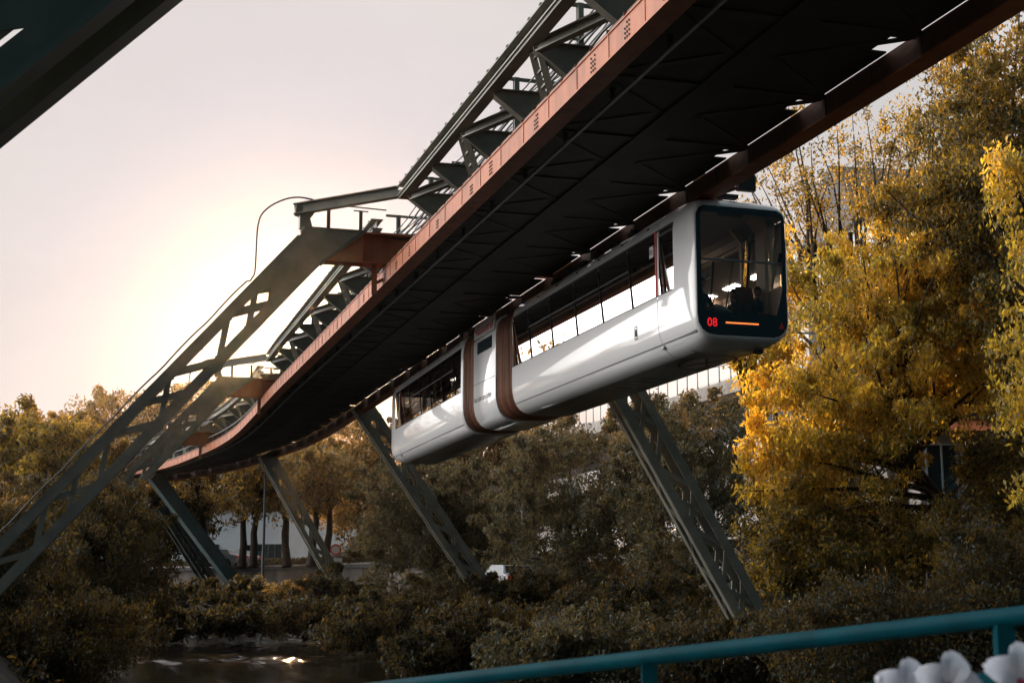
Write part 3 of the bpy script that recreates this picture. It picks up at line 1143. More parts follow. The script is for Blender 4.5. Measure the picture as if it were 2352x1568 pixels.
    if front:
        text_mesh('number', '08', .25, M['red_led'], wf, lambda a, c: f(-.815 + a * .92, -.012, .44 + c))
        m_ = MB(); m_.box(-.40, .34, -.014, -.008, .515, .545)
        tmesh('light_bar', m_, f, M['amber_led'], wf)
        m_ = MB(); m_.plate([(.80, -.01, .46), (.93, -.01, .46), (.865, -.01, .60)], .006, (0, 1, 0))
        tmesh('marker_light', m_, f, M['red_mark'], wf)
        m_ = MB(); m_.box(-1.108, -1.102, 2.02, 2.24, 2.30, 2.55)
        pl = tmesh('number_plate', m_, f, M['white_mark'], body)
        text_mesh('number', '08', .17, M['black_mark'], pl, lambda a, c: f(-1.111, 2.225 - a, 2.36 + c))
        m_ = MB()
        for a0, a1, c0, c1 in ((3.02, 3.035, .66, .94), (3.155, 3.17, .66, .94), (3.02, 3.17, .655, .67), (3.02, 3.17, .93, .945)):
            m_.box(-1.105, -1.098, a0, a1, c0, c1)
        for k in range(3):
            m_.box(-1.105, -1.098, 3.05 + .035 * k, 3.065 + .035 * k, .72, .88)
        tmesh('emblem', m_, f, M['black_mark'], body)
        m_ = MB(); m_.box(.45, .62, .35, .5, .0, .07)
        tmesh('tail_bracket', m_, f, M['black_matt'], body)
        m_ = MB()
        ovx = [(.1 + .55 * math.cos(k / 24 * 6.2832), 2.0 + 1.0 * math.sin(k / 24 * 6.2832)) for k in range(24)]
        ovi = [(.1 + .50 * math.cos(k / 24 * 6.2832), 2.0 + .93 * math.sin(k / 24 * 6.2832)) for k in range(24)]
        m_.loft([[(a, c, .018) for a, c in ovx], [(a, c, .018) for a, c in ovi]], True)
        m_.bar((-.15, 1.5, .018), (.35, 2.5, .018), .06, .004)
        m_.bar((.35, 1.5, .018), (-.15, 2.5, .018), .06, .004)
        tmesh('underside_mark', m_, f, M['rust_dark'], body)
    # interior
    m_ = MB()
    m_.box(-1.0, 1.0, .12, 12.4, .33, .38)
    tmesh('cabin_floor', m_, f, M['floor_in'], train)
    m_ = MB()
    m_.box(-.85, .85, .10, 12.4, 2.98, 3.02)
    for sg in (-1, 1):
        m_.plate([(sg * .85, .1, 3.0), (sg * 1.0, .1, 2.82), (sg * 1.0, 12.4, 2.82), (sg * .85, 12.4, 3.0)], .02, (sg, 0, 1))
        m_.bar((sg * 1.0, .1, 2.86), (sg * 1.0, 12.4, 2.86), .03, .03)
    m_.box(-.3, .3, 0.5, .52, 2.9, 2.99)
    tmesh('cabin_ceiling', m_, f, M['ceiling'], train)
    m_ = MB()
    for sg in (-1, 1):
        m_.box(sg * .96 - .02, sg * .96 + .02, .12, 12.4, .55, 1.38)
        for yy, wd, dp in ((.62, .42, .08), (1.80, .10, .03), (5.48, .16, .10), (7.29, .16, .10), (11.0, .2, .12)):
            m_.box(sg * .93 - dp / 2 - sg * dp / 2, sg * .93 + dp / 2 - sg * dp / 2 , yy, yy + wd, .6, 2.86)
            m_.plate([(sg * .99 - sg * dp, yy + wd / 2, 2.62), (sg * .99 - sg * dp, yy + wd / 2, 2.98), (sg * .99 - sg * (dp + .3), yy + wd / 2, 2.98)], wd * .9, (0, 1, 0))
        m_.box(sg * .98 - .04, sg * .98 + .04, 2.0, 12.3, 2.70, 2.86)
    tmesh('cabin_pillar', m_, f, M['interior'], train)
    m_ = MB()
    m_.tube([(-.95, .10, 1.86), (.95, .10, 1.86)], .026, 8)
    for yy in (3.9, 6.4, 8.9):
        m_.tube([(.45, yy, .38), (.45, yy, 2.98)], .02, 8)
        m_.tube([(-.45, yy + .4, .38), (-.45, yy + .4, 2.98)], .02, 8)
    m_.bar((.95, 1.9, 1.28), (.55, 3.4, 1.14), .05, .07)
    tmesh('grab_rail', m_, f, M['galv'], train, smooth=True)
    m_ = MB()
    m_.box(-.93, .93, .14, .32, .38, .68)
    m_.plate([(-.95, .15, .70), (-.30, .15, .70), (-.3, .7, .86), (-.95, .7, .86)], .03, (0, .3, 1))
    tmesh('dashboard', m_, f, M['black_matt'], train)
    m_ = MB()
    m_.box(-.42, .02, 2.3, 2.42, 2.62, 2.90)
    tmesh('ceiling_display', m_, f, M['black'], train, bevel=.03)
    m_ = MB()
    for yy in (4.2, 5.6, 7.0, 8.4, 9.8, 11.2):
        m_.box(-.60, -.42, yy, yy + .7, 2.965, 2.978)
    lp = tmesh('cabin_lamp', m_, f, M['lamp'], train)
    for yy in (.82, 4.2, 5.8, 7.6, 9.6, 11.4):
        for sx in ((-.62, .62) if yy > 2 else ((.72,) if front else ())):
            m_ = MB()
            zo = 0 if yy > 2 else -.18
            m_.box(sx - .24, sx + .24, yy, yy + .42, .80 + zo, .88 + zo)
            m_.plate([(sx - .24, yy + .40, .84), (sx + .24, yy + .40, .84), (sx + .20, yy + .58, 1.62), (sx - .20, yy + .58, 1.62)], .05, (0, 1, -.2))
            m_.box(sx - .04, sx + .04, yy + .1, yy + .3, .38, .8)
            tmesh('seat', m_, f, M['seat_blue'] if yy > 2 else M['seat'], train, bevel=.02)
    # running gear on the roof
    for yy in (2.6, 10.2):
        m_ = MB()
        m_.box(-.35, .35, yy - .55, yy + .55, 3.25, 3.40)
        m_.box(.12, .42, yy - .9, yy + .9, 3.36, 3.62)
        m_.plate([(.12, yy, 3.3), (.42, yy, 3.3), (.62, yy, 3.6), (.60, yy, 4.3), (.15, yy, 4.62), (-.75, yy, 4.6), (-.75, yy, 4.42), (.05, yy, 4.42), (.34, yy, 4.2), (.34, yy, 3.7)], .28, (0, 1, 0))
        m_.box(.34, .66, yy - .65, yy - .2, 3.75, 4.2)
        m_.box(.34, .66, yy + .2, yy + .65, 3.75, 4.2)
        bg_ = tmesh('bogie', m_, f, M['black_matt'], train, bevel=.02)
        m_ = MB()
        for o in (-.62, .62):
            cyl = [(-.60 - .06, yy + o, 4.22), (-.60 + .06, yy + o, 4.22)]
            m_.tube(cyl, .34, 20)
        tmesh('wheel', m_, f, M['rail'], bg_, smooth=True)
    for k in range(6):
        m_ = MB()
        yy = 3.6 + k * 1.1
        m_.box(-.9, -.55, yy, yy + .45, 3.22, 3.31)
        m_.tube([(-.75, yy + .3, 3.2), (-.75, yy + .5, 3.42), (-.68, yy + .6, 3.2)], .03, 6)
        tmesh('roof_fitting', m_, f, M['black_matt'], train)


module(0.0, 0.0, False, True)
ROT2 = -R(1.95)
_s2 = 18.05
# rear module is turned a little into the bend and faces backwards
ca, sa = math.cos(-ROT2), math.sin(-ROT2)


def xf2(x, y, z):
    x, y = -x, 12.3 - y
    # pivot on the near side corner
    x += 1.1
    X, Y = x * ca + y * sa, -x * sa + y * ca
    return (X - 1.1, _s2 + Y, z)


_xf_old = xf
xf = lambda *a_: xf2
module(_s2, 0, True, False)
xf = _xf_old

# middle unit and the two bellows
b = MB()
b.loft([[(x * k_, y, 1.62 + (z - 1.62) * k_) for x, z in FULL] for y, k_ in ((14.1, .985), (14.13, 1.0), (16.45, 1.0), (16.48, .985))], True, True)
mid = obj('middle_unit', b, M['paint'], train, smooth=True, local=True)
m_ = MB(); m_.box(-1.11, -1.095, 14.45, 16.0, 2.32, 2.66)
mw = obj('middle_window', m_, M['win'], mid, local=True)
m_ = MB()
m_.box(-1.108, -1.096, 14.42, 16.03, 2.30, 2.32); m_.box(-1.108, -1.096, 14.42, 16.03, 2.66, 2.68)
m_.box(-1.108, -1.096, 14.42, 14.45, 2.32, 2.66); m_.box(-1.108, -1.096, 16.0, 16.03, 2.32, 2.66)
obj('window_frame', m_, M['seam'], mw, local=True)
m_ = MB(); m_.box(-1.104, -1.096, 14.14, 16.44, 1.385, 1.40); m_.box(-1.09, -1.082, 14.14, 16.44, 2.78, 2.795)
obj('panel_seam', m_, M['seam'], mid, local=True)
m_ = MB(); m_.plate([(-1.098, 14.16, 2.82), (-1.098, 16.42, 2.82), (-1.075, 16.42, 3.27), (-1.075, 14.16, 3.27)], .012, (-1, 0, .05))
sb_ = obj('name_board', m_, M['white_mark'], mid, local=True)
text_mesh('lettering', 'Hausnotruf', .40, M['red_mark'], sb_, lambda a, c: (-1.108 + c * .05, 16.34 - a * 1.10, 2.90 + c))
text_mesh('lettering', 'Aus Liebe zum Leben', .25, M['black_mark'], mid, lambda a, c: (-1.108, 16.36 - a * .86, .83 + c))
for y0, y1 in ((12.5, 14.1), (16.48, 18.05)):
    m_ = MB()
    n = 16
    rings = []
    for k in range(n * 2 + 1):
        y = y0 + (y1 - y0) * k / (n * 2)
        g_ = .965 if k % 2 else .915
        rings.append([(x * g_ * (1 if x < 0 else 1.0), y, 1.55 + (z - 1.55) * g_) for x, z in FULL])
    m_.loft(rings, True, True)
    bl = obj('bellows', m_, M['bellows'], train, local=True)
    m_ = MB()
    for k in range(n + 1):
        y = y0 + (y1 - y0) * k / n
        m_.loft([[(x * .93, yy, 1.55 + (z - 1.55) * .93) for x, z in FULL] for yy in (y - .012, y + .012)], True)
    obj('bellows_hoop', m_, M['rust_dark'], bl, local=True)
# front display housing beside the rail above the cab
m_ = MB(); m_.box(.10, .52, .25, .40, 3.43, 3.80)
dh = obj('rear_view_box', m_, M['black_matt'], train, bevel=.03, local=True)
m_ = MB(); m_.bar((.12, .35, 3.5), (-.35, .9, 3.38), .06, .06); m_.box(-.35, .12, .3, .5, 3.26, 3.34)
obj('arm', m_, M['black_matt'], dh, local=True)
m_ = MB(); m_.box(1.10, 1.16, .30, .42, 1.35, 2.45)
obj('side_mirror', m_, pmat('blue_side_fairing', (.03, .30, .42), .3), train, bevel=.02, local=True)

# ------------------------------------------------------------------ people in the front of the train
def person(label, x, y, seat_z, yaw, top, legs, hair_long=False, lean=0.0, scale=1.0, hair=True, parent_t=None):
    """seated figure; (x, y) in the train's frame, facing -y (out of the windscreen) turned by yaw"""
    w = Matrix.Translation(TP0 + Vector((0, 0, TZ))) @ Matrix.Rotation(AZ, 4, 'Z')
    pos = w @ Vector((x, y, seat_z))
    t = thing('person', label, 'person', tuple(pos), AZ + yaw)
    S_ = scale
    jn = {'pel': (0, .02, .10, .145), 'waist': (0, .03, .26, .115), 'chest': (0, .02 - lean * .5, .44, .145), 'neckb': (0, -lean, .56, .07), 'neck': (0, -.01 - lean, .62, .05), 'headb': (0, -.03 - lean, .68, .07)}
    order = [('pel', 'waist'), ('waist', 'chest'), ('chest', 'neckb'), ('neckb', 'neck'), ('neck', 'headb')]
    for s_, nm in ((-1, 'l'), (1, 'r')):
        jn['sh' + nm] = (s_ * .17, .01 - lean * .8, .52, .062)
        jn['el' + nm] = (s_ * .25, -.08 - lean, .27, .045)
        jn['wr' + nm] = (s_ * .12, -.30 - lean, .20, .028)
        jn['pa' + nm] = (s_ * .08, -.37 - lean, .19, .030)
        order += [('chest', 'sh' + nm), ('sh' + nm, 'el' + nm), ('el' + nm, 'wr' + nm), ('wr' + nm, 'pa' + nm)]
        for k in range(5):
            a = (k - 2) * .016
            fl = (.06, .075, .085, .078, .06)[k]
            base = (s_ * .08 + a, -.395 - lean, .19, .010) if k else (s_ * .08 - s_ * .035, -.36 - lean, .20, .011)
            tip = (base[0] + a * .2, base[1] - fl * .7, .185 if k else .19, .009)
            tip2 = (base[0] + a * .2, base[1] - fl, .165, .008)
            jn['f%d' % k + nm], jn['g%d' % k + nm], jn['h%d' % k + nm] = base, tip, tip2
            order += [('pa' + nm, 'f%d' % k + nm), ('f%d' % k + nm, 'g%d' % k + nm), ('g%d' % k + nm, 'h%d' % k + nm)]
        jn['hip' + nm] = (s_ * .09, -.02, .07, .09)
        jn['kn' + nm] = (s_ * .12, -.42, .09, .062)
        jn['an' + nm] = (s_ * .12, -.42, -.32, .042)
        jn['to' + nm] = (s_ * .13, -.56, -.37, .035)
        order += [('pel', 'hip' + nm), ('hip' + nm, 'kn' + nm), ('kn' + nm, 'an' + nm), ('an' + nm, 'to' + nm)]
    names = list(jn)
    me = bpy.data.meshes.new('body')
    me.from_pydata([tuple(c * S_ for c in jn[k][:3]) for k in names], [(names.index(a), names.index(b_)) for a, b_ in order], [])
    o = bpy.data.objects.new('body', me)
    COL.objects.link(o)
    sk = o.modifiers.new('skin', 'SKIN')
    for i, k in enumerate(names):
        v = me.skin_vertices[0].data[i]
        v.radius = (jn[k][3] * S_, jn[k][3] * S_ * (.8 if k in ('pel', 'waist', 'chest') else 1))
        v.use_root = k == 'pel'
    sb = o.modifiers.new('sub', 'SUBSURF')
    sb.levels = sb.render_levels = 1
    bpy.context.view_layer.update()
    m2 = bpy.data.meshes.new_from_object(o.evaluated_get(bpy.context.evaluated_depsgraph_get()))
    m2.name = 'body'
    o.modifiers.clear()
    o.data = m2
    m2.materials.clear()
    for q in (top, legs, M['skin']):
        m2.materials.append(q)
    for f_ in m2.polygons:
        c = f_.center / S_
        if c.z > .60 or (c.y < -.31 - lean and c.z > .14 and abs(c.x) < .2 and c.z > .15):
            f_.material_index = 2
        elif c.z < .17:
            f_.material_index = 1
        f_.use_smooth = True
    o.parent = t
    # head as part of the figure: skull shaped from rings, with brow, nose, chin
    hd = MB()
    rings = []
    for i in range(15):
        ph = math.pi * i / 14
        z = math.cos(ph)
        rr_ = math.sin(ph)
        ring = []
        for k in range(20):
            a = 2 * math.pi * k / 20
            px, py = math.sin(a) * rr_ * .073, -math.cos(a) * rr_ * .092
            if z < 0:
                px *= 1 + z * .28
                py = py * (1 + z * .12)
            if abs(math.sin(a)) < .35 and math.cos(a) > 0:
                if -.35 < z < .05:
                    py -= .020 * (1 - abs(z + .18) / .24) * (1 - abs(math.sin(a)) / .35)
                if -.72 < z < -.5:
                    py -= .006
            if abs(z) < .2 and .30 < abs(math.sin(a)) < .6 and math.cos(a) > 0:
                py += .008
            ring.append((px * S_, (py - .045 - lean) * S_, (.765 + z * .118) * S_))
        rings.append(ring)
    hd.loft(rings, True)
    for s_ in (-1, 1):
        hd.box((s_ * .072 - .008) * S_, (s_ * .072 + .008) * S_, (-.05 - lean) * S_, (-.02 - lean) * S_, .735 * S_, .79 * S_)
    ho = obj('head', hd, M['skin'], o, smooth=True, local=True)
    ey = MB()
    for s_ in (-1, 1):
        ey.box((s_ * .028 - .011) * S_, (s_ * .028 + .011) * S_, (-.133 - lean) * S_, (-.124 - lean) * S_, .763 * S_, .775 * S_)
    ey.box(-.02 * S_, .02 * S_, (-.137 - lean) * S_, (-.128 - lean) * S_, .692 * S_, .699 * S_)
    obj('eyes_and_mouth', ey, M['eye'], ho, local=True)
    hr = MB()
    rings = []
    for i in range(12):
        ph = math.pi * (.02 + .62 * i / 11)
        ring = []
        for k in range(20):
            a = 2 * math.pi * k / 20
            z, rr_ = math.cos(ph), math.sin(ph)
            px, py = math.sin(a) * rr_ * .084, -math.cos(a) * rr_ * .103
            zz = .775 + z * .127
            if math.cos(a) > .25 and zz < .80:
                px, py, zz = px * .86, py * .84, .80
            if hair_long and math.cos(a) < .1 and i > 7:
                zz -= (i - 7) * .045
            ring.append((px * S_, (py - .04 - lean) * S_, zz * S_))
        rings.append(ring)
    hr.loft(rings, True)
    obj('hair', hr, M['hair'], ho, smooth=True, local=True)
    return t


person('driver with short dark hair and dark jacket at the left edge of the front window', -.66, .62, .67, R(12), M['cloth_dark'], M['cloth_dark'], scale=1.02)
person('child with short black hair in patterned top sitting beside the brown seat back', .74, .86, .68, 0, M['cloth_pat'], M['cloth_teal'], lean=.06, scale=.92)
person('passenger with longer dark hair seen in profile next to the child', .50, 1.30, .66, R(-65), M['cloth_pat'], M['cloth_dark'], hair_long=True, lean=.05, scale=.98)
bgm = MB()
for k in range(9):
    pass
rings = []
for i in range(8):
    w_ = i / 7
    rings.append([(-.55 + .62 * w_ , .75 + .16 * math.cos(a), .80 + .02 + (.05 + .10 * math.sin(w_ * math.pi)) * (1 + math.sin(a)) * .8) for a in [k / 10 * 6.2832 for k in range(10)]])
wmat = Matrix.Translation(TP0 + Vector((0, 0, TZ))) @ Matrix.Rotation(AZ, 4, 'Z')
bgm.loft(rings, True, True)
bgm.v = [tuple(wmat @ Vector(q)) for q in bgm.v]
tag(obj('jacket', bgm, M['cloth_grey'], None, smooth=True), 'light grey folded jacket lying on the dashboard inside the front window', 'jacket')

# ------------------------------------------------------------------ ground, river, street
ZW = -3.0
CLA = np.array([(p_.x, p_.y) for p_ in CL])
TAN = np.gradient(CLA, axis=0)
TAN /= np.linalg.norm(TAN, axis=1)[:, None]


def lateral(X, Y):
    """signed distance from the river's middle line (right bank positive)"""
    P_ = np.stack([X.ravel(), Y.ravel()], 1)
    outl = np.zeros(len(P_))
    outs = np.zeros(len(P_))
    C_ = CLA[::6]
    T_ = TAN[::6]
    S_ = CUM[::6]
    for i in range(0, len(P_), 4000):
        q = P_[i:i + 4000]
        dd = ((q[:, None, :] - C_[None]) ** 2).sum(2)
        j = dd.argmin(1)
        v = q - C_[j]
        sgn = np.sign(v[:, 0] * T_[j][:, 1] - v[:, 1] * T_[j][:, 0])
        outl[i:i + 4000] = np.sqrt(dd[np.arange(len(q)), j]) * sgn
        outs[i:i + 4000] = S_[j]
    return outl.reshape(X.shape), outs.reshape(X.shape)


def smooth(a, b, x):
    t_ = np.clip((x - a) / (b - a), 0, 1)
    return t_ * t_ * (3 - 2 * t_)


def ground_z(X, Y):
    lt, s = lateral(X, Y)
    z = np.full(X.shape, -3.9)
    z = np.where(lt > 0, -3.9 + 2.5 * smooth(4.0, 8.2, lt) + 1.4 * smooth(9.5, 16.0, lt), z)
    z = np.where(lt <= 0, -3.9 + 2.6 * smooth(9.0, 12.8, -lt) + 1.6 * smooth(14.0, 22.0, -lt), z)
    far = smooth(46, 60, s)
    wallz = smooth(11.4, 11.7, lt)
    z = z + np.where(lt > 0, far * wallz * (1.3 - np.minimum(z, 1.3)), 0)
    hill = smooth(60, 400, np.hypot(X, Y - 60)) * 10
    n_ = np.sin(X * .7 + np.cos(Y * .5) * 2) * .08 + np.sin(Y * 1.1 + X * .3) * .06
    return z + hill + n_ * (z > -2.8)


gx = np.concatenate([np.linspace(-900, -90, 14)[:-1], np.linspace(-90, 70, 201)[:-1], np.linspace(70, 900, 14)])
gy = np.concatenate([np.linspace(-300, -10, 10)[:-1], np.linspace(-10, 160, 213)[:-1], np.linspace(160, 1800, 16)])
GX, GY = np.meshgrid(gx, gy)
GZ = ground_z(GX, GY)
nx, ny = len(gx), len(gy)
g = MB()
g.v = list(map(tuple, np.stack([GX.ravel(), GY.ravel(), GZ.ravel()], 1)))
for j in range(ny - 1):
    for i in range(nx - 1):
        a_ = j * nx + i
        g.f.append((a_, a_ + 1, a_ + nx + 1, a_ + nx))
        g.m.append(0)
struct('ground', g, M['soil'], True)
# rippled water: small waves as real relief where the river is in sight
gw = np.random.default_rng(5)
WV = [(gw.uniform(0, 6.28), 2 * math.pi / gw.uniform(.35, 1.9), gw.uniform(0, 6.28)) for _ in range(34)]


def water_z(x, y):
    z = np.zeros_like(x)
    for th, k_, ph in WV:
        z += np.sin((x * np.cos(th) + y * np.sin(th)) * k_ + ph) / k_ * .034
    patch = .45 + .9 * np.clip(np.sin(x * .31 + 1.3 * np.sin(y * .17)) * np.cos(y * .23 + x * .1), 0, 1)
    return z * patch


ss = np.concatenate([np.linspace(-40, 34, 40)[:-1], np.arange(34, 84, .16), np.linspace(84, CUM[-1] - 1, 60)[1:]])
ll_n = np.linspace(-13.5, 8.5, 110)
px_c = np.interp(ss, CUM, CLA[:, 0]); py_c = np.interp(ss, CUM, CLA[:, 1])
tx_ = np.interp(ss, CUM, TAN[:, 0]); ty_ = np.interp(ss, CUM, TAN[:, 1])
WX = px_c[:, None] + ty_[:, None] * ll_n[None]
WY = py_c[:, None] - tx_[:, None] * ll_n[None]
WZ_ = ZW + water_z(WX, WY)
g = MB()
g.v = list(map(tuple, np.stack([WX.ravel(), WY.ravel(), WZ_.ravel()], 1)))
nl = len(ll_n)
for j in range(len(ss) - 1):
    for i in range(nl - 1):
        a_ = j * nl + i
        g.f.append((a_, a_ + 1, a_ + nl + 1, a_ + nl))
g.m = [0] * len(g.f)
struct('river', g, M['water'], True)

# street behind the far wall, pavement and kerb
def strip(name, s0, s1, a0, a1, z0, z1, mat):
    g = MB()
    g.loft([[tp(s, a0, z0), tp(s, a0, z1), tp(s, a1, z1), tp(s, a1, z0)] for s in np.arange(s0, s1, 2.0)], True)
    return struct(name, g, mat)


strip('street', 62, 108, 17.0, 24.0, 1.2, 1.55, M['asphalt'])
strip('pavement', 62, 108, 11.9, 16.98, 1.2, 1.68, M['concrete'])
wl = MB()
wl.loft([[tp(s, 11.25, -2.6), tp(s, 11.4, 1.25), tp(s, 11.85, 1.25), tp(s, 11.85, -2.6)] for s in np.arange(55, 112, 1.5)], True, True)
w_ = obj('river_wall', wl, M['wall'])
tag(w_, 'long stained retaining wall with dark coping on the far bank below the street trees', 'wall')
cp = MB()
cp.loft([[tp(s, 11.2, 1.26), tp(s, 11.2, 1.52), tp(s, 11.95, 1.52), tp(s, 11.95, 1.26)] for s in np.arange(55, 112, 1.5)], True, True)
obj('coping', cp, M['cap'], w_)
gr = MB()
q = tp(88.5, 11.22, -.2)
_, dd_, ll_ = frame(88.5)
for k in range(3):
    pts = [q + dd_ * (-.9 + k * .9 + .34 * math.cos(a)) + Z * (.42 * math.sin(a)) - ll_ * .04 for a in [i / 14 * 5.6 + k for i in range(15)]]
    gr.tube(pts, .05, 5)
obj('graffiti', gr, M['white_mark'], w_)


def facade_box(o, c, ux, w, dpt, h, mat, name='wall'):
    """box whose front face starts at c, runs along ux for w, depth dpt behind"""
    ux = Vector(ux).normalized()
    uy = Vector((-ux.y, ux.x, 0))
    m = MB()
    p0 = Vector(c)
    P4 = [p0, p0 + ux * w, p0 + ux * w + uy * dpt, p0 + uy * dpt]
    m.hexa(P4 + [q_ + Z * h for q_ in P4])
    return obj(name, m, mat, o)


def windows(o, c, ux, rects, mat=None, frame_m=None, mull=2):
    ux = Vector(ux).normalized()
    uy = Vector((-ux.y, ux.x, 0))
    for x0, x1, z0, z1 in rects:
        A_ = lambda x, z, dd=0.0: Vector(c) + ux * x + Z * z - uy * dd
        m = MB()
        t_ = .07
        for a_, b_ in (((x0, z0), (x1, z0)), ((x0, z1), (x1, z1))):
            m.bar(A_(*a_, .03), A_(*b_, .03), .08, t_)
        for a_ in [x0 + (x1 - x0) * k / mull for k in range(mull + 1)]:
            m.bar(A_(a_, z0, .03), A_(a_, z1, .03), .07, .07, ux)
        wo = obj('window', m, frame_m or M['frame_w'], o)
        m = MB()
        m.add([A_(x0, z0, .012), A_(x1, z0, .012), A_(x1, z1, .012), A_(x0, z1, .012)], [(0, 1, 2, 3)])
        obj('pane', m, mat or M['win'], wo)


# pale building across the street behind the row of trees
bc = Vector((-40.0, 139.0, 1.2))
bt = thing('commercial_building', 'low pale blue-white building with small dark windows seen under the street trees', 'building', tuple(bc))
facade_box(bt, bc, (1, -.12, 0), 31, 12, 6.0, M['render'])
windows(bt, bc, (1, -.12, 0), [(9.6, 12.0, 1.4, 2.7), (15.6, 18.2, 1.4, 2.7), (2.5, 5.0, 1.4, 2.7)], mull=4, frame_m=M['slate'])
ux = Vector((1, -.12, 0)).normalized()
m = MB()
q = bc + ux * 26.2 + Vector((-.1, -.8, 0))
m.plate([q + ux * -3.0 + Z * 1.6, q + ux * .8 + Z * 4.0, q + ux * 3.5 + Z * 4.0, q + ux * 3.5 + Z * 3.6, q + ux * 1.0 + Z * 3.6, q + ux * -3.0 + Z * 1.2], 1.4, (0, 1, 0))
obj('canopy', m, M['galv'], bt)
m = MB()
m.box(q.x + .3, q.x + 3.2, q.y - .2, q.y + .2, 1.2, 3.9)
obj('gate', m, M['panel'], bt)
rf = MB()
rf.hexa([bc + ux * -.3 + Vector((0, -.4, 6.0)), bc + ux * 31.3 + Vector((0, -.4, 6.0)), bc + ux * 31.3 + Vector((1.4, 12.4, 6.0)), bc + ux * -.3 + Vector((1.4, 12.4, 6.0)),
         bc + ux * -.3 + Vector((0, -.4, 6.35)), bc + ux * 31.3 + Vector((0, -.4, 6.35)), bc + ux * 31.3 + Vector((1.4, 12.4, 6.35)), bc + ux * -.3 + Vector((1.4, 12.4, 6.35))])
obj('roof', rf, M['slate'], bt)
# darker house right of it with a balcony
bc = Vector((-7.5, 132.0, 1.2))
b2 = thing('town_house', 'dark house with glazed balcony at the right end of the street row', 'building', tuple(bc))
facade_box(b2, bc, (1, 0, 0), 12, 10, 9, M['slate'])
windows(b2, bc, (1, 0, 0), [(1, 2.4, 3.9, 5.6), (4, 5.4, 3.9, 5.6), (7, 8.4, 3.9, 5.6)])
m = MB(); m.box(bc.x - .4, bc.x + 7, bc.y - 1.4, bc.y - .02, 4.3, 4.5)
for k in range(9):
    m.box(bc.x - .4 + k * .9, bc.x - .34 + k * .9, bc.y - 1.4, bc.y - 1.34, 4.5, 5.5)
m.box(bc.x - .4, bc.x + 7, bc.y - 1.4, bc.y - 1.34, 5.5, 5.58)
obj('balcony', m, M['frame_w'], b2)

# terrace building on the right bank, its deck edge parallel to the track
cn = Vector((12.7, 70.0, 0))
ux = D0.copy()
px_ = Vector((ux.y, -ux.x, 0))
rx = Vector((px_.x * .93 + ux.x * .35, px_.y * .93 - .12, 0)).normalized()
ta = thing('terrace_building', 'concrete and white terrace building with pale balustrade panels right of the train nose', 'building', (cn.x, cn.y, 0))
m = MB()
foot = [cn, cn + rx * 26, cn + rx * 26 + ux * 40, cn + ux * 40]
m.plate([q_ + Z * 10.35 for q_ in foot], .75, Z)
obj('terrace_slab', m, M['concrete'], ta)
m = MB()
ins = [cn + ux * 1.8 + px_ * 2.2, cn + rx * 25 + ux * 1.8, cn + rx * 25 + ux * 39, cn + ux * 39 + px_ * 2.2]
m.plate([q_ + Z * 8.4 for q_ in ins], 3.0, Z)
obj('dark_storey', m, M['slate'], ta)  # set-back storey in dark slate colour between the pale bands
m = MB()
lw = [cn + ux * .6 + px_ * .6, cn + rx * 26, cn + rx * 26 + ux * 40, cn + ux * 40 + px_ * .6]
m.plate([q_ + Z * 7.0 for q_ in lw], 1.3, Z)
m.plate([q_ + Z * 3.2 for q_ in lw], 1.5, Z)
obj('white_band', m, M['white_wall'], ta)
m = MB()
m.plate([q_ + px_ * .5 + ux * .5 + Z * 2.4 for q_ in lw], 8.6, Z)
obj('wall', m, M['concrete'], ta)
for k in range(14):
    q = cn + ux * (.9 + 2.6 * k)
    m = MB(); a_ = q + px_ * .62 + Z * 5.1
    m.bar(a_ - Z * .9 + px_ * .42, a_ + Z * .9 + px_ * .42, 1.6, .08, px_)
    obj('window', m, M['win'], ta)
for k in range(26):
    q = cn + ux * (.12 + 1.42 * k) + px_ * .1 + Z * 10.74
    q2 = q + ux * 1.40
    m = MB()
    m.bar(q, q + Z * 1.75, .08, .08, ux)
    po_ = obj('balustrade_post', m, M['galv'], ta)
    m = MB()
    m.bar((q + q2) / 2 + Z * .10 , (q + q2) / 2 + Z * 1.70, 1.26, .03, px_)
    obj('balustrade_panel', m, M['panel'], po_)
m = MB()
m.bar(cn + px_ * .1 + Z * 12.5, cn + px_ * .1 + ux * 37 + Z * 12.5, .10, .08)
m.bar(cn + px_ * .1 + Z * 12.5, cn + px_ * .1 + rx * 20 + Z * 12.5, .10, .08)
for k in range(14):
    m.bar(cn + px_ * .15 + rx * (.3 + 1.42 * k) + Z * 10.74, cn + px_ * .15 + rx * (.3 + 1.42 * k) + Z * 12.5, .07, .07)
obj('top_rail', m, M['galv'], ta)
m = MB()
up = [cn + ux * 3 + px_ * 4, cn + rx * 24 + ux * 3, cn + rx * 24 + ux * 36, cn + ux * 36 + px_ * 4]
m.plate([q_ + Z * 12.6 for q_ in up], 3.6, Z)
obj('upper_storey', m, M['white_wall'], ta)

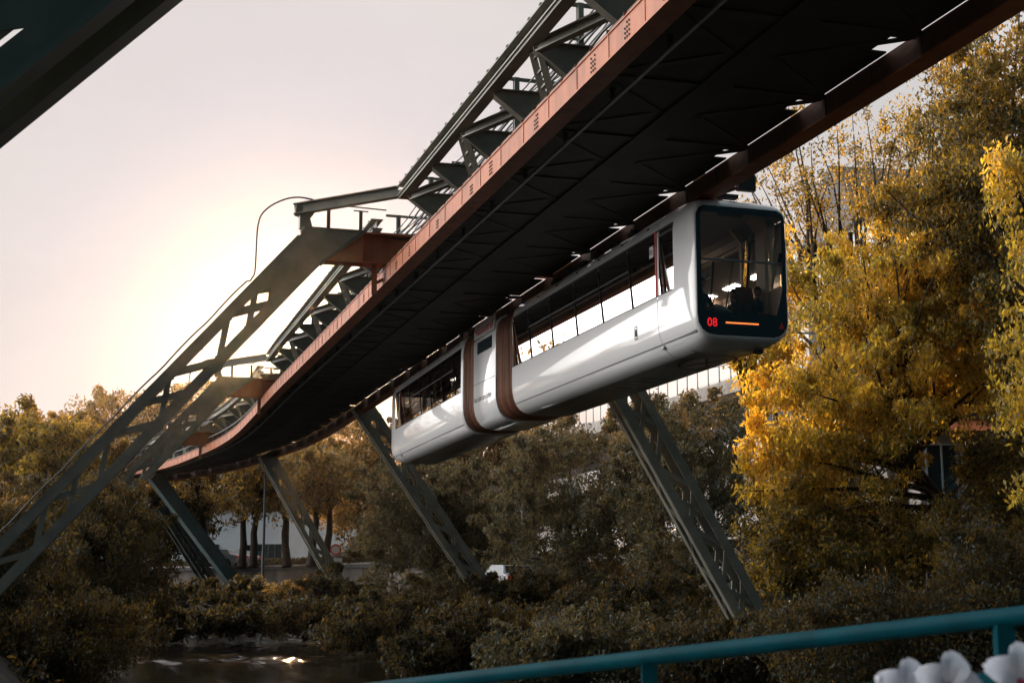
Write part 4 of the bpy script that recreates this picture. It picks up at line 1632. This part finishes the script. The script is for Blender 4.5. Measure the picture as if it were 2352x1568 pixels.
# low house with a window row and an orange awning behind the golden tree
hb = Vector((16.6, 58.0, 1.0))
hu = Vector((1, .10, 0)).normalized()
h3 = thing('garden_house', 'low pale house with tall windows under an orange awning behind the golden tree', 'building', tuple(hb))
facade_box(h3, hb, hu, 9.0, 7, 5.9, M['concrete'])
windows(h3, hb, hu, [(.3, 1.6, 2.2, 4.7), (1.8, 3.1, 2.2, 4.7), (3.3, 4.6, 2.2, 4.7)], mull=2)
m = MB()
q = hb - Vector((0, .05, 0))
m.plate([q + Z * 5.7, q + hu * 5.4 + Z * 5.7, q + hu * 5.4 + Vector((0, -1.1, 5.15)), q + Vector((0, -1.1, 5.15))], .04, (0, -.4, 1))
obj('awning', m, M['orange'], h3)
m = MB(); m.plate([hb + hu * -.3 + Vector((0, -.2, 5.95)), hb + hu * 9.3 + Vector((0, -.2, 5.95)), hb + hu * 9.3 + Vector((0, 7.2, 5.95)), hb + hu * -.3 + Vector((0, 7.2, 5.95))], .25, Z)
obj('roof', m, M['slate'], h3)
m = MB(); m.bar(hb + Vector((0, -.08, 2.1)), hb + hu * 5 + Vector((0, -.08, 2.1)), .15, .12)
obj('sill', m, M['frame_w'], h3)

# gabled house high on the slope behind the right trees
gb = Vector((24.0, 92.0, 8.0))
h4 = thing('hillside_house', 'grey house with pale gable and slate roof high behind the tall right trees', 'building', tuple(gb))
facade_box(h4, gb, (1, .15, 0), 18, 12, 16.5, M['render'])
hu = Vector((1, .15, 0)).normalized(); hv = Vector((-hu.y, hu.x, 0))
m = MB()
A_ = lambda x, y, z: gb + hu * x + hv * y + Z * z
m.add([A_(-.6, -.6, 16.3), A_(18.6, -.6, 16.3), A_(18.6, 12.6, 16.3), A_(-.6, 12.6, 16.3), A_(-.6, 6, 21.5), A_(18.6, 6, 21.5)],
      [(0, 1, 5, 4), (2, 3, 4, 5), (0, 4, 3), (1, 2, 5), (0, 3, 2, 1)])
obj('roof', m, M['slate'], h4)
windows(h4, gb, hu, [(x, x + 1.4, z, z + 1.9) for x in (1.5, 5, 8.5, 12, 15) for z in (2.5, 6.2, 9.9, 13.2)])
sb = MB()
sb.box(gb.x - 3, gb.x + 22, gb.y - 2, gb.y + 16, -2, 8.05)
obj('plinth', sb, M['concrete'], h4)


# ------------------------------------------------------------------ street furniture and cars
def lamp_post(x, y, z0, h, label, head=True, r=.07):
    t = thing('lamp_post', label, 'lamp post', (x, y, z0))
    m = MB(); m.tube([(x, y, z0), (x, y, z0 + h * .3), (x, y, z0 + h)], [r * 1.25, r, r * .7], 10)
    obj('pole', m, M['pole'], t, True)
    if head:
        m = MB(); m.tube([(x, y, z0 + h), (x + .3, y - .1, z0 + h + .25), (x + .9, y - .2, z0 + h + .3)], .04, 8); m.box(x + .6, x + 1.2, y - .3, y - .1, z0 + h + .27, z0 + h + .37)
        obj('lamp_head', m, M['pole'], t)
    return t


q = at(603, 1330, 96); lamp_post(q.x, q.y, -2.2, 10.2, 'thin tall grey pole standing on the far bank before the street trees', True, .10)
q = at(875, 1100, 92); lamp_post(q.x, q.y, -1.0, 9.8, 'short visible pole top just left of the grey willow, right of the third leg', True, .08)
q = at(1779, 900, 52); lamp_post(q.x, q.y, -.4, 9.2, 'dark street mast in front of the concrete terrace beside the train nose', False, .12)
q = at(662, 1250, 112); lamp_post(q.x, q.y, 1.5, 4.3, 'short lantern post between the street trees', True, .05)


def sign(u, v, y, round_, label, z0=1.6):
    q = at(u, v, y)
    t = thing('road_sign', label, 'road sign', (q.x, q.y, z0))
    m = MB(); m.tube([(q.x, q.y, z0), (q.x, q.y, q.z + .3)], .035, 8)
    obj('post', m, M['galv'], t)
    m = MB()
    if round_:
        m.plate([(q.x + .42 * math.cos(a), q.y - .06, q.z + .42 * math.sin(a)) for a in [k / 20 * 6.2832 for k in range(20)]], .02, (0, 1, 0))
        m2 = MB(); m2.plate([(q.x + .3 * math.cos(a), q.y - .075, q.z + .3 * math.sin(a)) for a in [k / 20 * 6.2832 for k in range(20)]], .01, (0, 1, 0))
        b_ = obj('sign_face', m, M['red_mark'], t); obj('sign_centre', m2, M['sign_w'], b_)
        m3 = MB(); m3.box(q.x - .5, q.x + .5, q.y - .08, q.y - .05, q.z - 1.05, q.z - .6)
        obj('lower_plate', m3, M['sign_w'], t)
    else:
        m.box(q.x - .75, q.x + .75, q.y - .08, q.y - .05, q.z - .22, q.z + .22)
        obj('sign_face', m, M['black_matt'], t)


sign(771, 1262, 106, True, 'round red-edged road sign with a plate below it by the right street trunks')
sign(586, 1258, 112, False, 'dark rectangular board sign on a thin post before the pale building')


def car(loc, rot, paint, label, group='cars parked along the riverside street'):
    t = thing('parked_car', label, 'car', loc, rot, group)
    L, W = 4.3, 1.76
    pr = [(0, .42), (0, .78), (.12, .95), (.55, 1.0), (1.0, 1.42), (2.6, 1.46), (3.35, .98), (4.1, .85), (4.3, .62), (4.28, .35), (.05, .3)]
    m = MB()
    rings = []
    for k, (x, s_) in enumerate(((-W / 2, .0), (-W / 2, 1), (-W / 2 + .04, 1), (W / 2 - .04, 1), (W / 2, 1), (W / 2, 0))):
        rings.append([(x * (.80 if z > 1.1 else 1.0), y - L / 2, z) for y, z in pr])
    m.loft(rings[1:5], True, True)
    b_ = obj('body', m, paint, t, local=True, bevel=.05)
    m = MB()
    for sx in (-1, 1):
        m.plate([(sx * (W / 2 - .03), .85 - L / 2, 1.0), (sx * (W / 2 - .03), 3.1 - L / 2, 1.0), (sx * (W / 2 - .165), 2.55 - L / 2, 1.38), (sx * (W / 2 - .165), 1.12 - L / 2, 1.36)], .02, (1, 0, .3 * sx))
    m.plate([(-.72, .60 - L / 2, 1.04), (.72, .60 - L / 2, 1.04), (.62, .95 - L / 2, 1.38), (-.62, .95 - L / 2, 1.38)], .03, (0, -1, .9))
    m.plate([(-.74, 3.28 - L / 2, 1.02), (.74, 3.28 - L / 2, 1.02), (.64, 2.68 - L / 2, 1.42), (-.64, 2.68 - L / 2, 1.42)], .03, (0, .6, 1))
    obj('window', m, M['win'], b_, local=True)
    for sx in (-1, 1):
        for y in (.85, 3.45):
            m = MB(); m.tube([(sx * (W / 2 - .2), y - L / 2, .32), (sx * (W / 2 + .01), y - L / 2, .32)], .32, 18)
            wo = obj('wheel', m, M['tyre'], t, local=True)
            m = MB(); m.tube([(sx * (W / 2 + .0), y - L / 2, .32), (sx * (W / 2 + .02), y - L / 2, .32)], .2, 12)
            obj('rim', m, M['galv'], wo, local=True)
        m = MB(); m.box(sx * .72 - .12, sx * .72 + .12, -L / 2 - .02, -L / 2 + .1, .72, .92)
        obj('tail_light', m, M['taillight'], b_, local=True)


q = at(1166, 1332, 71); car((q.x, q.y, q.z - .7), R(22), M['car_w'], 'white car with red tail lights glimpsed between the grey bushes in mid picture')
g = MB(); g.box(q.x - 2, q.x + 8, q.y - 2.2, q.y + 4, -2.5, q.z - .7)
struct('parking_ground', g, M['asphalt'])
for u, v, yy, pm, lb in ((536, 1280, 121, 'car_w', 'white parked car behind the hedge left of the leaning trunk'), (505, 1284, 119, 'car_w', 'white parked car partly behind the smooth blue-green leg')):
    q = at(u, v, yy)
    car((q.x, q.y, 1.55), R(68), M[pm], lb)

# ------------------------------------------------------------------ vegetation
def leaves(centres, radii, n_per, size, droop=.5, flat=.8, seed=1, aspect=.42):
    g_ = np.random.default_rng(seed)
    C_ = np.repeat(np.asarray(centres), n_per, 0)
    R_ = np.repeat(np.asarray(radii), n_per, 0)[:, None]
    N = len(C_)
    p_ = g_.normal(size=(N, 3))
    p_ *= (g_.random((N, 1)) ** .45) / np.linalg.norm(p_, axis=1)[:, None]
    p_[:, 2] *= flat
    P_ = C_ + p_ * R_
    ax = g_.normal(size=(N, 3))
    ax[:, 2] -= droop * 2
    ax /= np.linalg.norm(ax, axis=1)[:, None]
    b_ = np.cross(ax, g_.normal(size=(N, 3)))
    b_ /= np.linalg.norm(b_, axis=1)[:, None] + 1e-9
    sz = size * g_.uniform(.6, 1.35, (N, 1))
    a_ = ax * sz
    b_ = b_ * sz * aspect
    V = np.stack([P_ - a_ * .5, P_ + b_ * .5 - a_ * .05, P_ + a_ * .5, P_ - b_ * .5 - a_ * .05], 1).reshape(-1, 3)
    return V


def leaf_obj(name, V, mat, parent):
    n = len(V) // 4
    me = bpy.data.meshes.new(name)
    root = WM[parent.name] if parent else Matrix.Identity(4)
    V = V - np.array(root.translation)
    me.vertices.add(len(V))
    me.vertices.foreach_set('co', V.astype(np.float32).ravel())
    me.loops.add(4 * n)
    me.loops.foreach_set('vertex_index', np.arange(4 * n, dtype=np.int32))
    me.polygons.add(n)
    me.polygons.foreach_set('loop_start', np.arange(0, 4 * n, 4, dtype=np.int32))
    me.polygons.foreach_set('loop_total', np.full(n, 4, dtype=np.int32))
    me.materials.append(mat)
    me.update()
    me.validate()
    o = bpy.data.objects.new(name, me)
    COL.objects.link(o)
    if parent:
        o.parent = parent
    return o


def tree(label, base, blobs, mat, nclump, nleaf, size, name='tree', cat='tree', group=None, trunk_r=.22, seed=1, cr=(.35, .8), droop=.5,
         limbs=24, shell=.55, stems=1, aspect=.42, lean=None):
    """base: foot of trunk; blobs: (centre, (rx, ry, rz)) volumes the crown fills"""
    g_ = np.random.default_rng(seed)
    t = thing(name, label, cat, tuple(base), 0.0, group)
    vol = np.array([b_[1][0] * b_[1][1] * b_[1][2] for b_ in blobs]) ** .7
    vol /= vol.sum()
    cs = []
    for (c, r_), k in zip(blobs, vol):
        m = max(3, int(nclump * k))
        q_ = g_.normal(size=(m, 3))
        q_ /= np.linalg.norm(q_, axis=1)[:, None]
        q_ *= (shell + (1.08 - shell) * g_.random((m, 1)) ** .7)
        lump = 1 + .16 * np.sin(q_[:, :1] * 5 + seed) * np.cos(q_[:, 1:2] * 4 + seed * 2) + .10 * np.sin(q_[:, 2:3] * 9 + seed)
        cs.append(np.array(c) + q_ * lump * np.array(r_))
    cs = np.concatenate(cs)
    # ragged outline: stray sprays standing out of the crown
    ex = []
    for (c, r_), k in zip(blobs, vol):
        for _k in range(max(2, int(nclump * k * .10))):
            q_ = g_.normal(size=3); q_[2] = abs(q_[2]) * .8 + .1
            q_ /= np.linalg.norm(q_)
            for w_ in (1.0, 1.1, 1.2, 1.3)[:int(g_.integers(2, 5))]:
                ex.append(np.array(c) + q_ * w_ * np.array(r_) + g_.normal(size=3) * .08)
    nbase = len(cs)
    cs = np.concatenate([cs, np.array(ex)])
    rs = g_.uniform(cr[0], cr[1], len(cs)) * np.where(np.arange(len(cs)) < nbase, 1.0, .62)
    leaf_obj('crown', leaves(cs, rs, nleaf, size, droop, seed=seed, aspect=aspect), mat, t)
    # trunk and limbs
    m = MB()
    base = Vector(base)
    ctr = Vector(np.mean([b_[0] for b_ in blobs], 0))
    low = min(b_[0][2] - b_[1][2] for b_ in blobs)
    for st in range(stems):
        b0 = base + Vector((g_.uniform(-.3, .3), g_.uniform(-.3, .3), 0)) * (stems > 1) * 2
        top = ctr + Vector((g_.uniform(-.6, .6), g_.uniform(-.6, .6), 0)) * (1 + (stems > 1) * 2)
        if lean is not None:
            top = ctr + Vector(lean)
        path = []
        for k in range(9):
            w = k / 8
            q = b0.lerp(top, w)
            path.append(q + Vector((math.sin(k * 1.7 + seed + st), math.cos(k * 1.3 + seed * 2 + st), 0)) * .12 * w * (1 + trunk_r * 2))
        m.tube(path, [trunk_r * (1.25 - .85 * k / 8) * (1.25 if k == 0 else 1) for k in range(9)], 10)
        idx = g_.choice(len(cs), min(limbs, len(cs)), replace=False)
        for j in idx:
            e_ = Vector(cs[j])
            w = min(.95, max(.35, .3 + .6 * (e_.z - base.z) / max(1, (ctr.z - base.z) * 1.6)))
            f_ = w * 8
            s_ = path[int(f_)].lerp(path[min(8, int(f_) + 1)], f_ - int(f_))
            mid_ = s_.lerp(e_, .5) + Vector((g_.uniform(-.4, .4), g_.uniform(-.4, .4), g_.uniform(0, .6)))
            r0 = trunk_r * (.55 - .3 * w)
            m.tube([s_, s_.lerp(mid_, .55) + Vector((g_.uniform(-.15, .15),) * 3), mid_, mid_.lerp(e_, .6) + Vector((g_.uniform(-.2, .2), g_.uniform(-.2, .2), 0)), e_], [r0, r0 * .8, r0 * .6, r0 * .35, .012], 6)
    obj('trunk', m, M['bark'], t, True)
    return t


def blob(u, v, y, ru, rv, ry=None):
    c = at(u, v, y)
    k = y / 3267.0
    return (tuple(c), (ru * k, ry if ry else (ru + rv) / 2 * k, rv * k))


G_ = 'trees lining the river and the street'
# right bank, near
tree('big golden sunlit tree filling the right side beside the train nose', (15.6, 45, -.6),
     [blob(2030, 720, 44, 200, 180), blob(2180, 815, 45, 230, 165), blob(1950, 960, 43, 210, 180), blob(1800, 1090, 44, 110, 120)],
     M['leaf_gold'], 680, 95, .18, trunk_r=.28, seed=3, group=G_, limbs=70, cr=(.25, .7), shell=.25, droop=.8, aspect=.36)
tree('tall dark tree with golden patches rising out of the frame at the right edge', (19.4, 41, -.3),
     [blob(2300, 300, 42, 190, 230), blob(2190, 540, 43, 170, 190), blob(2370, 760, 41, 130, 220)],
     M['leaf_olive'], 560, 90, .17, trunk_r=.30, seed=5, group=G_, limbs=50, shell=.3, droop=.8)
tree('slender golden branch hanging in front at the far right edge', (20.5, 33, -.5),
     [blob(2385, 850, 33, 75, 300), blob(2330, 420, 34, 70, 80)],
     M['leaf_gold'], 90, 60, .16, trunk_r=.12, seed=8, group=G_, limbs=26, shell=.2, droop=.9)
for (u, v, ru, rv, y, sd, gx_, lb) in ((1850, 470, 120, 200, 56, 11, 0, 'sparse forked tree showing sky through it just right of the front display box'),
                                      (1990, 450, 130, 190, 60, 12, 1, 'thin-leaved tree with dark forks left of the tall right tree'),
                                      (2130, 330, 120, 210, 62, 13, 2, 'airy upper tree between the track edge and the tall dark tree')):
    c = at(u, v, y)
    tree(lb, (c.x + 1, c.y, 0), [blob(u, v, y, ru, rv), blob(u + 40, v + 210, y, ru * .8, 120)], M['leaf_olive'], 150, 34, .17, trunk_r=.26, seed=sd, group=G_, limbs=15, shell=.1, cr=(.4, .9), stems=2)
tree('olive tree under the golden crown, its leaves coloured darker as shade', (14.0, 43, -1), [blob(2100, 1310, 43, 300, 140), blob(1840, 1280, 43.5, 130, 170), blob(2330, 1150, 43, 110, 200)], M['leaf_olive'], 600, 110, .15, trunk_r=.2, seed=17, group=G_, shell=.3, limbs=40)  # lower crown split off; darker leaf colour stands in for tree shade
tree('golden tree glimpsed through the train windows behind the front car', (10.5, 50, -.5), [blob(1740, 690, 50, 110, 150), blob(1760, 860, 50, 60, 90), blob(1635, 690, 52, 90, 110)], M['leaf_gold'], 200, 80, .19, trunk_r=.2, seed=14, group=G_, shell=.3)
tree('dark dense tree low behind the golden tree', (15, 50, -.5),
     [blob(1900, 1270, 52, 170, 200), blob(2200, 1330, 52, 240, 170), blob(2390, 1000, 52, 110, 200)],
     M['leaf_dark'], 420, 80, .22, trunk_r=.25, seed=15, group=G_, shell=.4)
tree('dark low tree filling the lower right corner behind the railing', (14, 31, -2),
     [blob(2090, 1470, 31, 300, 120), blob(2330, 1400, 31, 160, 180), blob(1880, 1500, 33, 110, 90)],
     M['leaf_dark'], 460, 130, .11, trunk_r=.16, seed=16, group=G_, shell=.35)  # dark leaf colour here takes the place of shade from the trees
# middle
tree('grey-green bushy tree behind the right lattice leg, below the terrace', (9.5, 66, -1),
     [blob(1600, 1030, 66, 120, 120), blob(1600, 1200, 66, 170, 190), blob(1480, 1010, 67, 80, 100)],
     M['leaf_willow'], 420, 90, .20, trunk_r=.2, seed=21, group=G_, shell=.45)
tree('dense dark willow with sunlit tips under the middle of the train', (4.5, 74, -1.2),
     [blob(1330, 1110, 74, 160, 150), blob(1290, 1290, 73, 170, 200), blob(1440, 1330, 72, 160, 220), blob(1235, 1040, 76, 70, 70)],
     M['leaf_willow'], 640, 100, .22, trunk_r=.2, seed=22, group=G_, shell=.5)
tree('silvery grey willow right of the street trees, under the train tail', (-5.5, 84, -1.3),
     [blob(970, 1160, 84, 135, 110), blob(970, 1290, 84, 130, 160), blob(1060, 1240, 84, 90, 150)],
     M['leaf_willow'], 520, 90, .24, trunk_r=.22, seed=23, group=G_, shell=.5)
tree('dark tree top between the two willows behind the train tail', (-3, 104, 1),
     [blob(1110, 1060, 104, 110, 90), blob(1000, 1020, 106, 100, 90), blob(1180, 1040, 100, 90, 80)],
     M['leaf_dark'], 260, 80, .32, trunk_r=.3, seed=24, group=G_, shell=.4)
# street row behind the wall
for i, (u, v0, y, ln, lb) in enumerate(((556, 1290, 112, 0, 'first street tree from the left with a straight backlit trunk'),
                                    (580, 1300, 108, 1, 'street tree with a thick trunk leaning right, behind the thin pole'),
                                    (659, 1290, 108, 0, 'street tree with an upright trunk in the middle of the row'),
                                    (714, 1298, 104, 0, 'street tree just left of the slim lattice leg'),
                                    (747, 1290, 108, 0, 'rightmost street trunk behind the slim lattice leg'),
                                    (470, 1290, 116, 0, 'street tree behind the smooth blue-green leg'))):
    c = at(u, v0, y)
    cx = u + (25 if ln else 0)
    tree(lb, (c.x, c.y, 1.4), [blob(cx, 1110, y, 72, 75), blob(cx + 10, 1085, y + 2, 60, 50)], M['leaf_street'], 120, 60, .32, trunk_r=.26, seed=30 + i, group=G_, shell=.4, cr=(.5, 1.1), limbs=30)
tree('broad tree at the street row right end, over the dark house', (-12, 118, 1.2), [blob(830, 1120, 118, 90, 130), blob(800, 1030, 118, 90, 90)], M['leaf_street'], 240, 80, .34, trunk_r=.25, seed=37, group=G_, shell=.4, cr=(.5, 1.1))
tree('dark mass of tree under the far end of the curved track', (-26, 122, 1.2), [blob(430, 1160, 120, 90, 80), blob(360, 1230, 116, 80, 90)], M['leaf_dark'], 240, 80, .34, trunk_r=.25, seed=38, group=G_, shell=.4, cr=(.5, 1.1))
# tall trees beyond the bend, seen through the portals
for i, (u, v, ru, rv, y, lb) in enumerate(((440, 960, 110, 90, 150, 'tall sunlit tree seen through the lattice of the big leg'),
                                       (560, 1010, 110, 100, 152, 'tree beyond the bend behind the second portal'),
                                       (300, 990, 110, 90, 148, 'tree beyond the bend at the left of the big leg'),
                                       (180, 1010, 90, 70, 150, 'far small sunlit tree left of the big leg'))):
    c = at(u, v, y)
    tree(lb, (c.x, c.y, 1), [blob(u, v, y, ru, rv), blob(u, v + 110, y, ru, 90)], M['leaf_street'], 240, 70, .42, trunk_r=.35, seed=40 + i, group=G_, shell=.3, cr=(.6, 1.3))
# left bank
tree('bushy left tree with golden spires under the pale sky', (-22, 68, -.5),
     [blob(60, 1060, 68, 120, 90), blob(150, 1090, 66, 120, 110), blob(70, 985, 68, 22, 55), blob(165, 1010, 68, 30, 40), blob(20, 1000, 70, 30, 50)],
     M['leaf_olive'], 420, 90, .22, trunk_r=.2, seed=51, group=G_, shell=.3)
tree('dark left tree under the big lattice leg reaching the bottom corner', (-16.0, 52, -1.2),
     [blob(150, 1230, 52, 200, 130), blob(200, 1370, 50, 180, 170), blob(60, 1400, 50, 160, 200), blob(265, 1200, 54, 85, 70)],
     M['leaf_dark'], 700, 150, .13, trunk_r=.2, seed=52, group=G_, shell=.35, droop=.9)
tree('dark overhanging tree in the bottom left corner', (-13.5, 40, -1.6),
     [blob(90, 1480, 40, 220, 110), blob(-60, 1300, 40, 120, 160)],
     M['leaf_dark'], 400, 150, .115, trunk_r=.16, seed=53, group=G_, shell=.35, droop=.9)
# bushes
BG = 'bushes along the water'


def bush(label, bl, mat, n, size, seed, y, group=BG):
    c = Vector(bl[0][0])
    tree(label, (c.x, c.y, min(c.z - .2, -1.4)), bl, mat, n, 70, size, 'bush', 'bush', group, trunk_r=.06, seed=seed, limbs=14, shell=.3, cr=(.25, .6), stems=3)


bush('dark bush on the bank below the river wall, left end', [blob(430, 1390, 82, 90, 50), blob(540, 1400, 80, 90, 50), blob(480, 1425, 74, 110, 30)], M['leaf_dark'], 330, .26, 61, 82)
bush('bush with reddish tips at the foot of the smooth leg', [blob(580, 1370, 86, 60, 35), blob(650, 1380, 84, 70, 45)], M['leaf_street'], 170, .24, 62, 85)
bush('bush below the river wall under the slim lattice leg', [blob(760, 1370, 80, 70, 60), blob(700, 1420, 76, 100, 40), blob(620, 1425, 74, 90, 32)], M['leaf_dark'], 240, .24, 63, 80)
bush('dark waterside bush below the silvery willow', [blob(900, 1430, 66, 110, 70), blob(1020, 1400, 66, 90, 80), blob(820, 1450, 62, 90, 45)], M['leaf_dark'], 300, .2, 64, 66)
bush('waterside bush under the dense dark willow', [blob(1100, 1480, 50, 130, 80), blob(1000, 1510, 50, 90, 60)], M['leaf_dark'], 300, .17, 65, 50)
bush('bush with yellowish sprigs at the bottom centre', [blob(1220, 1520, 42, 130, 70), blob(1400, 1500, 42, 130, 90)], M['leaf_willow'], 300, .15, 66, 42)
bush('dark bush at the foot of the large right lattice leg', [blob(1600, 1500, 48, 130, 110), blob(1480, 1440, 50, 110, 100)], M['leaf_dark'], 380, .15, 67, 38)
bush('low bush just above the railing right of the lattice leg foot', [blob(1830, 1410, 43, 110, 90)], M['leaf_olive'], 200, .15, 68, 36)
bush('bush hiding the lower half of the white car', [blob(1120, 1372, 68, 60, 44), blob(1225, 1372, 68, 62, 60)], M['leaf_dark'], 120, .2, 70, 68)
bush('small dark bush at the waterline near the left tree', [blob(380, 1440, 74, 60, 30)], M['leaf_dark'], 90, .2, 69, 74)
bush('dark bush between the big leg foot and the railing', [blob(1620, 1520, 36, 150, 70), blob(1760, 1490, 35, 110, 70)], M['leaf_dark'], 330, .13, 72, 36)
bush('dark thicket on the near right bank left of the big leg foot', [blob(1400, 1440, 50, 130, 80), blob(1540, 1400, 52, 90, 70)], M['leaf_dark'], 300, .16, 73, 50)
# clipped hedge on top of the wall
hv_ = []
for s in np.arange(58, 104, .5):
    for lt in (12.4, 12.9, 13.4):
        q = tp(s, lt, 1.95)
        hv_.append((q.x, q.y, q.z))
t = thing('hedge', 'clipped dark hedge on top of the river wall in front of the street trunks', 'hedge', tuple(tp(80, 12.9, 1.5)))
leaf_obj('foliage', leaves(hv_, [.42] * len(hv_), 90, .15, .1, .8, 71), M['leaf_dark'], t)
m = MB(); m.tube([tp(s, 12.9, 1.75) for s in range(58, 104, 3)], .05, 5)
obj('stems', m, M['bark'], t)
# undergrowth on both banks
gv = []
g_ = np.random.default_rng(77)
for s in np.arange(14, 100, .33):
    for k in range(7):
        lt = g_.choice([g_.uniform(5.6, 12.5), g_.uniform(-15, -10.2)])
        q = tp(s + g_.uniform(-.5, .5), lt, 0)
        gv.append((q.x, q.y))
gv = np.array(gv)
zz = ground_z(gv[:, 0], gv[:, 1])
cc = np.column_stack([gv, zz + .25])
uo = leaf_obj('undergrowth', leaves(cc, g_.uniform(.3, .75, len(cc)), 26, .2, -.2, .9, 78), M['leaf_dark'], None)
uo['kind'] = 'stuff'
uo['label'] = 'low dark undergrowth covering both river banks'
uo['category'] = 'undergrowth'
# wooded far slopes that close the valley on both sides
fv = []
for k in range(520):
    a = g_.uniform(-.62, .62)
    if -.22 < a < -.02 and False:
        continue
    r_ = g_.uniform(190, 260)
    hgt = g_.uniform(2, 13) + 18 * max(0, a - .1) * 3
    fv.append((r_ * math.sin(a), r_ * math.cos(a), 8 + hgt))
fo = leaf_obj('far_wood', leaves(fv, g_.uniform(3, 5.5, len(fv)), 110, 1.1, .2, .9, 79), M['leaf_street'], None)
fo['kind'] = 'stuff'
fo['label'] = 'distant wooded slope beyond the river bend'
fo['category'] = 'wood'

# ------------------------------------------------------------------ bridge railing with flowers, close to the viewer
ra, rb = at(760, 1592, 6.2), at(2480, 1398, 3.9)
dv = (rb - ra).normalized()
t = thing('bridge_railing', 'petrol blue metal railing crossing the bottom right of the picture', 'railing', (rb.x, rb.y, rb.z - 1.1))
m = MB(); m.tube([ra - dv * 3, ra, ra.lerp(rb, .5), rb, rb + dv * 1.5], .027, 16)
obj('top_rail', m, M['rail_paint'], t, True)
lo_ = Vector((0, 0, -.17))
m = MB(); m.bar(ra - dv * 3 + lo_, rb + dv * 1.5 + lo_, .03, .05)
obj('lower_rail', m, M['rail_paint'], t)
for u_ in (1480, 2270):
    w = (u_ - 760) / (2480 - 760)
    # perspective-correct position along the rail
    best = min((abs((ra.lerp(rb, k / 400).x / ra.lerp(rb, k / 400).y) * 3267 * math.cos(PITCH) + 1176 - u_), k) for k in range(401))[1]
    q = ra.lerp(rb, best / 400)
    m = MB(); m.box(q.x - .025, q.x + .025, q.y - .02, q.y + .02, q.z - 1.1, q.z - .02)
    obj('post', m, M['rail_paint'], t)
m = MB(); m.bar(ra - dv * 3 + Vector((0, 0, -1.0)), rb + dv * 1.5 + Vector((0, 0, -1.0)), .04, .05)
for k in range(60):
    q = (ra - dv * 1).lerp(rb + dv, k / 59)
    m.bar(q + lo_, q + Vector((0, 0, -1.0)), .012, .012)
obj('baluster', m, M['rail_paint'], t)
# bridge deck the viewer stands on
g = MB(); g.plate([ra - dv * 6 + Vector((0, .15, -1.25)), rb + dv * 5 + Vector((0, .15, -1.25)), rb + dv * 5 + Vector((0, -9, -1.25)), ra - dv * 6 + Vector((0, -12, -1.25))], .25, Z)
struct('bridge_deck', g, M['concrete'])
fb = at(2200, 1660, 3.3)
bx = thing('flower_box', 'dark flower box hung on the railing below the pale blossoms', 'flower box', (fb.x, fb.y, fb.z - .12))
m = MB()
d2 = Vector((dv.x, dv.y, 0)).normalized(); n2 = Vector((-d2.y, d2.x, 0))
c = fb - Z * .05
m.bar(c - d2 * .45, c + d2 * .55, .16, .14)
obj('trough', m, M['black_matt'], bx)


def petals(name, label, u, v, y, r, seed, npet=5, tilt=(.15, -1, .3)):
    q = at(u, v, y)
    t = thing('flower', label, 'flower', (q.x, q.y, q.z - .15), 0.0, 'pale blossoms in front of the railing')
    n = Vector(tilt).normalized()
    a = n.orthogonal().normalized(); b_ = n.cross(a)
    g_ = random.Random(seed)
    for k in range(npet):
        th = 2 * math.pi * (k + g_.uniform(-.12, .12)) / npet
        dr = a * math.cos(th) + b_ * math.sin(th)
        sd = n.cross(dr)
        rings = []
        for i in range(7):
            w = i / 6
            wd = r * (.40 + .05 * math.sin(k * 2.3)) * math.sin(math.pi * min(1, .06 + w * .80)) ** .55
            cx = q + dr * r * (.06 + .94 * w) + n * r * (.22 * math.sin(w * 3) + .05 * k % .1)
            rings.append([cx + sd * wd * x + n * r * (.10 * x * x - .05 * abs(math.sin(5 * x + k)) ) + dr * (-.16 * r * x * x * w + .035 * r * math.sin(x * 9 + k * 2) * w * w) for x in (-1, -.66, -.33, 0, .33, .66, 1)])
        m = MB(); m.loft(rings, False)
        obj('petal', m, M['petal'], t, True)
    m = MB(); m.tube([q, q + n * r * .14], [r * .1, r * .03], 8)
    obj('flower_centre', m, M['flower_eye'], t)
    m = MB(); m.tube([q, q - n * .03 - Z * .05, q - Z * .2], .003, 6)
    obj('stem', m, M['stem'], t)


petals('flower', 'pale blossom at left of the pair below the railing', 2085, 1590, 3.1, .075, 1)
petals('flower', 'pale blossom at right of the pair below the railing', 2180, 1575, 3.0, .075, 2)
petals('flower', 'pale blossom cut off by the bottom right edge of the picture', 2345, 1565, 2.9, .080, 3)
m = MB(); q = at(2020, 1560, 2.7)
bud = thing('flower_bud', 'small closed bud on a stem left of the pale blossoms', 'flower bud', (q.x, q.y, q.z - .1))
m.tube([q - Z * .012, q, q + Z * .012], [.004, .008, .002], 8)
obj('petals', m, M['petal'], bud, True)
m = MB(); m.tube([q - Z * .012, q - Z * .12], .002, 6); obj('stem', m, M['stem'], bud)

# ------------------------------------------------------------------ evening haze
hz = MB(); hz.box(-200, 200, -30, 275, -5.5, 42)
hm = bpy.data.materials.new('evening_haze')
hm.use_nodes = True
nt = hm.node_tree
nt.nodes.clear()
o_ = nd(nt, 'ShaderNodeOutputMaterial')
pv = nd(nt, 'ShaderNodeVolumePrincipled')
pv.inputs['Color'].default_value = (1.0, .93, .86, 1)
pv.inputs['Density'].default_value = 0.00012
pv.inputs['Anisotropy'].default_value = 0.95
nt.links.new(pv.outputs['Volume'], o_.inputs['Volume'])
ho = obj('haze', hz, hm)
ho['kind'] = 'stuff'
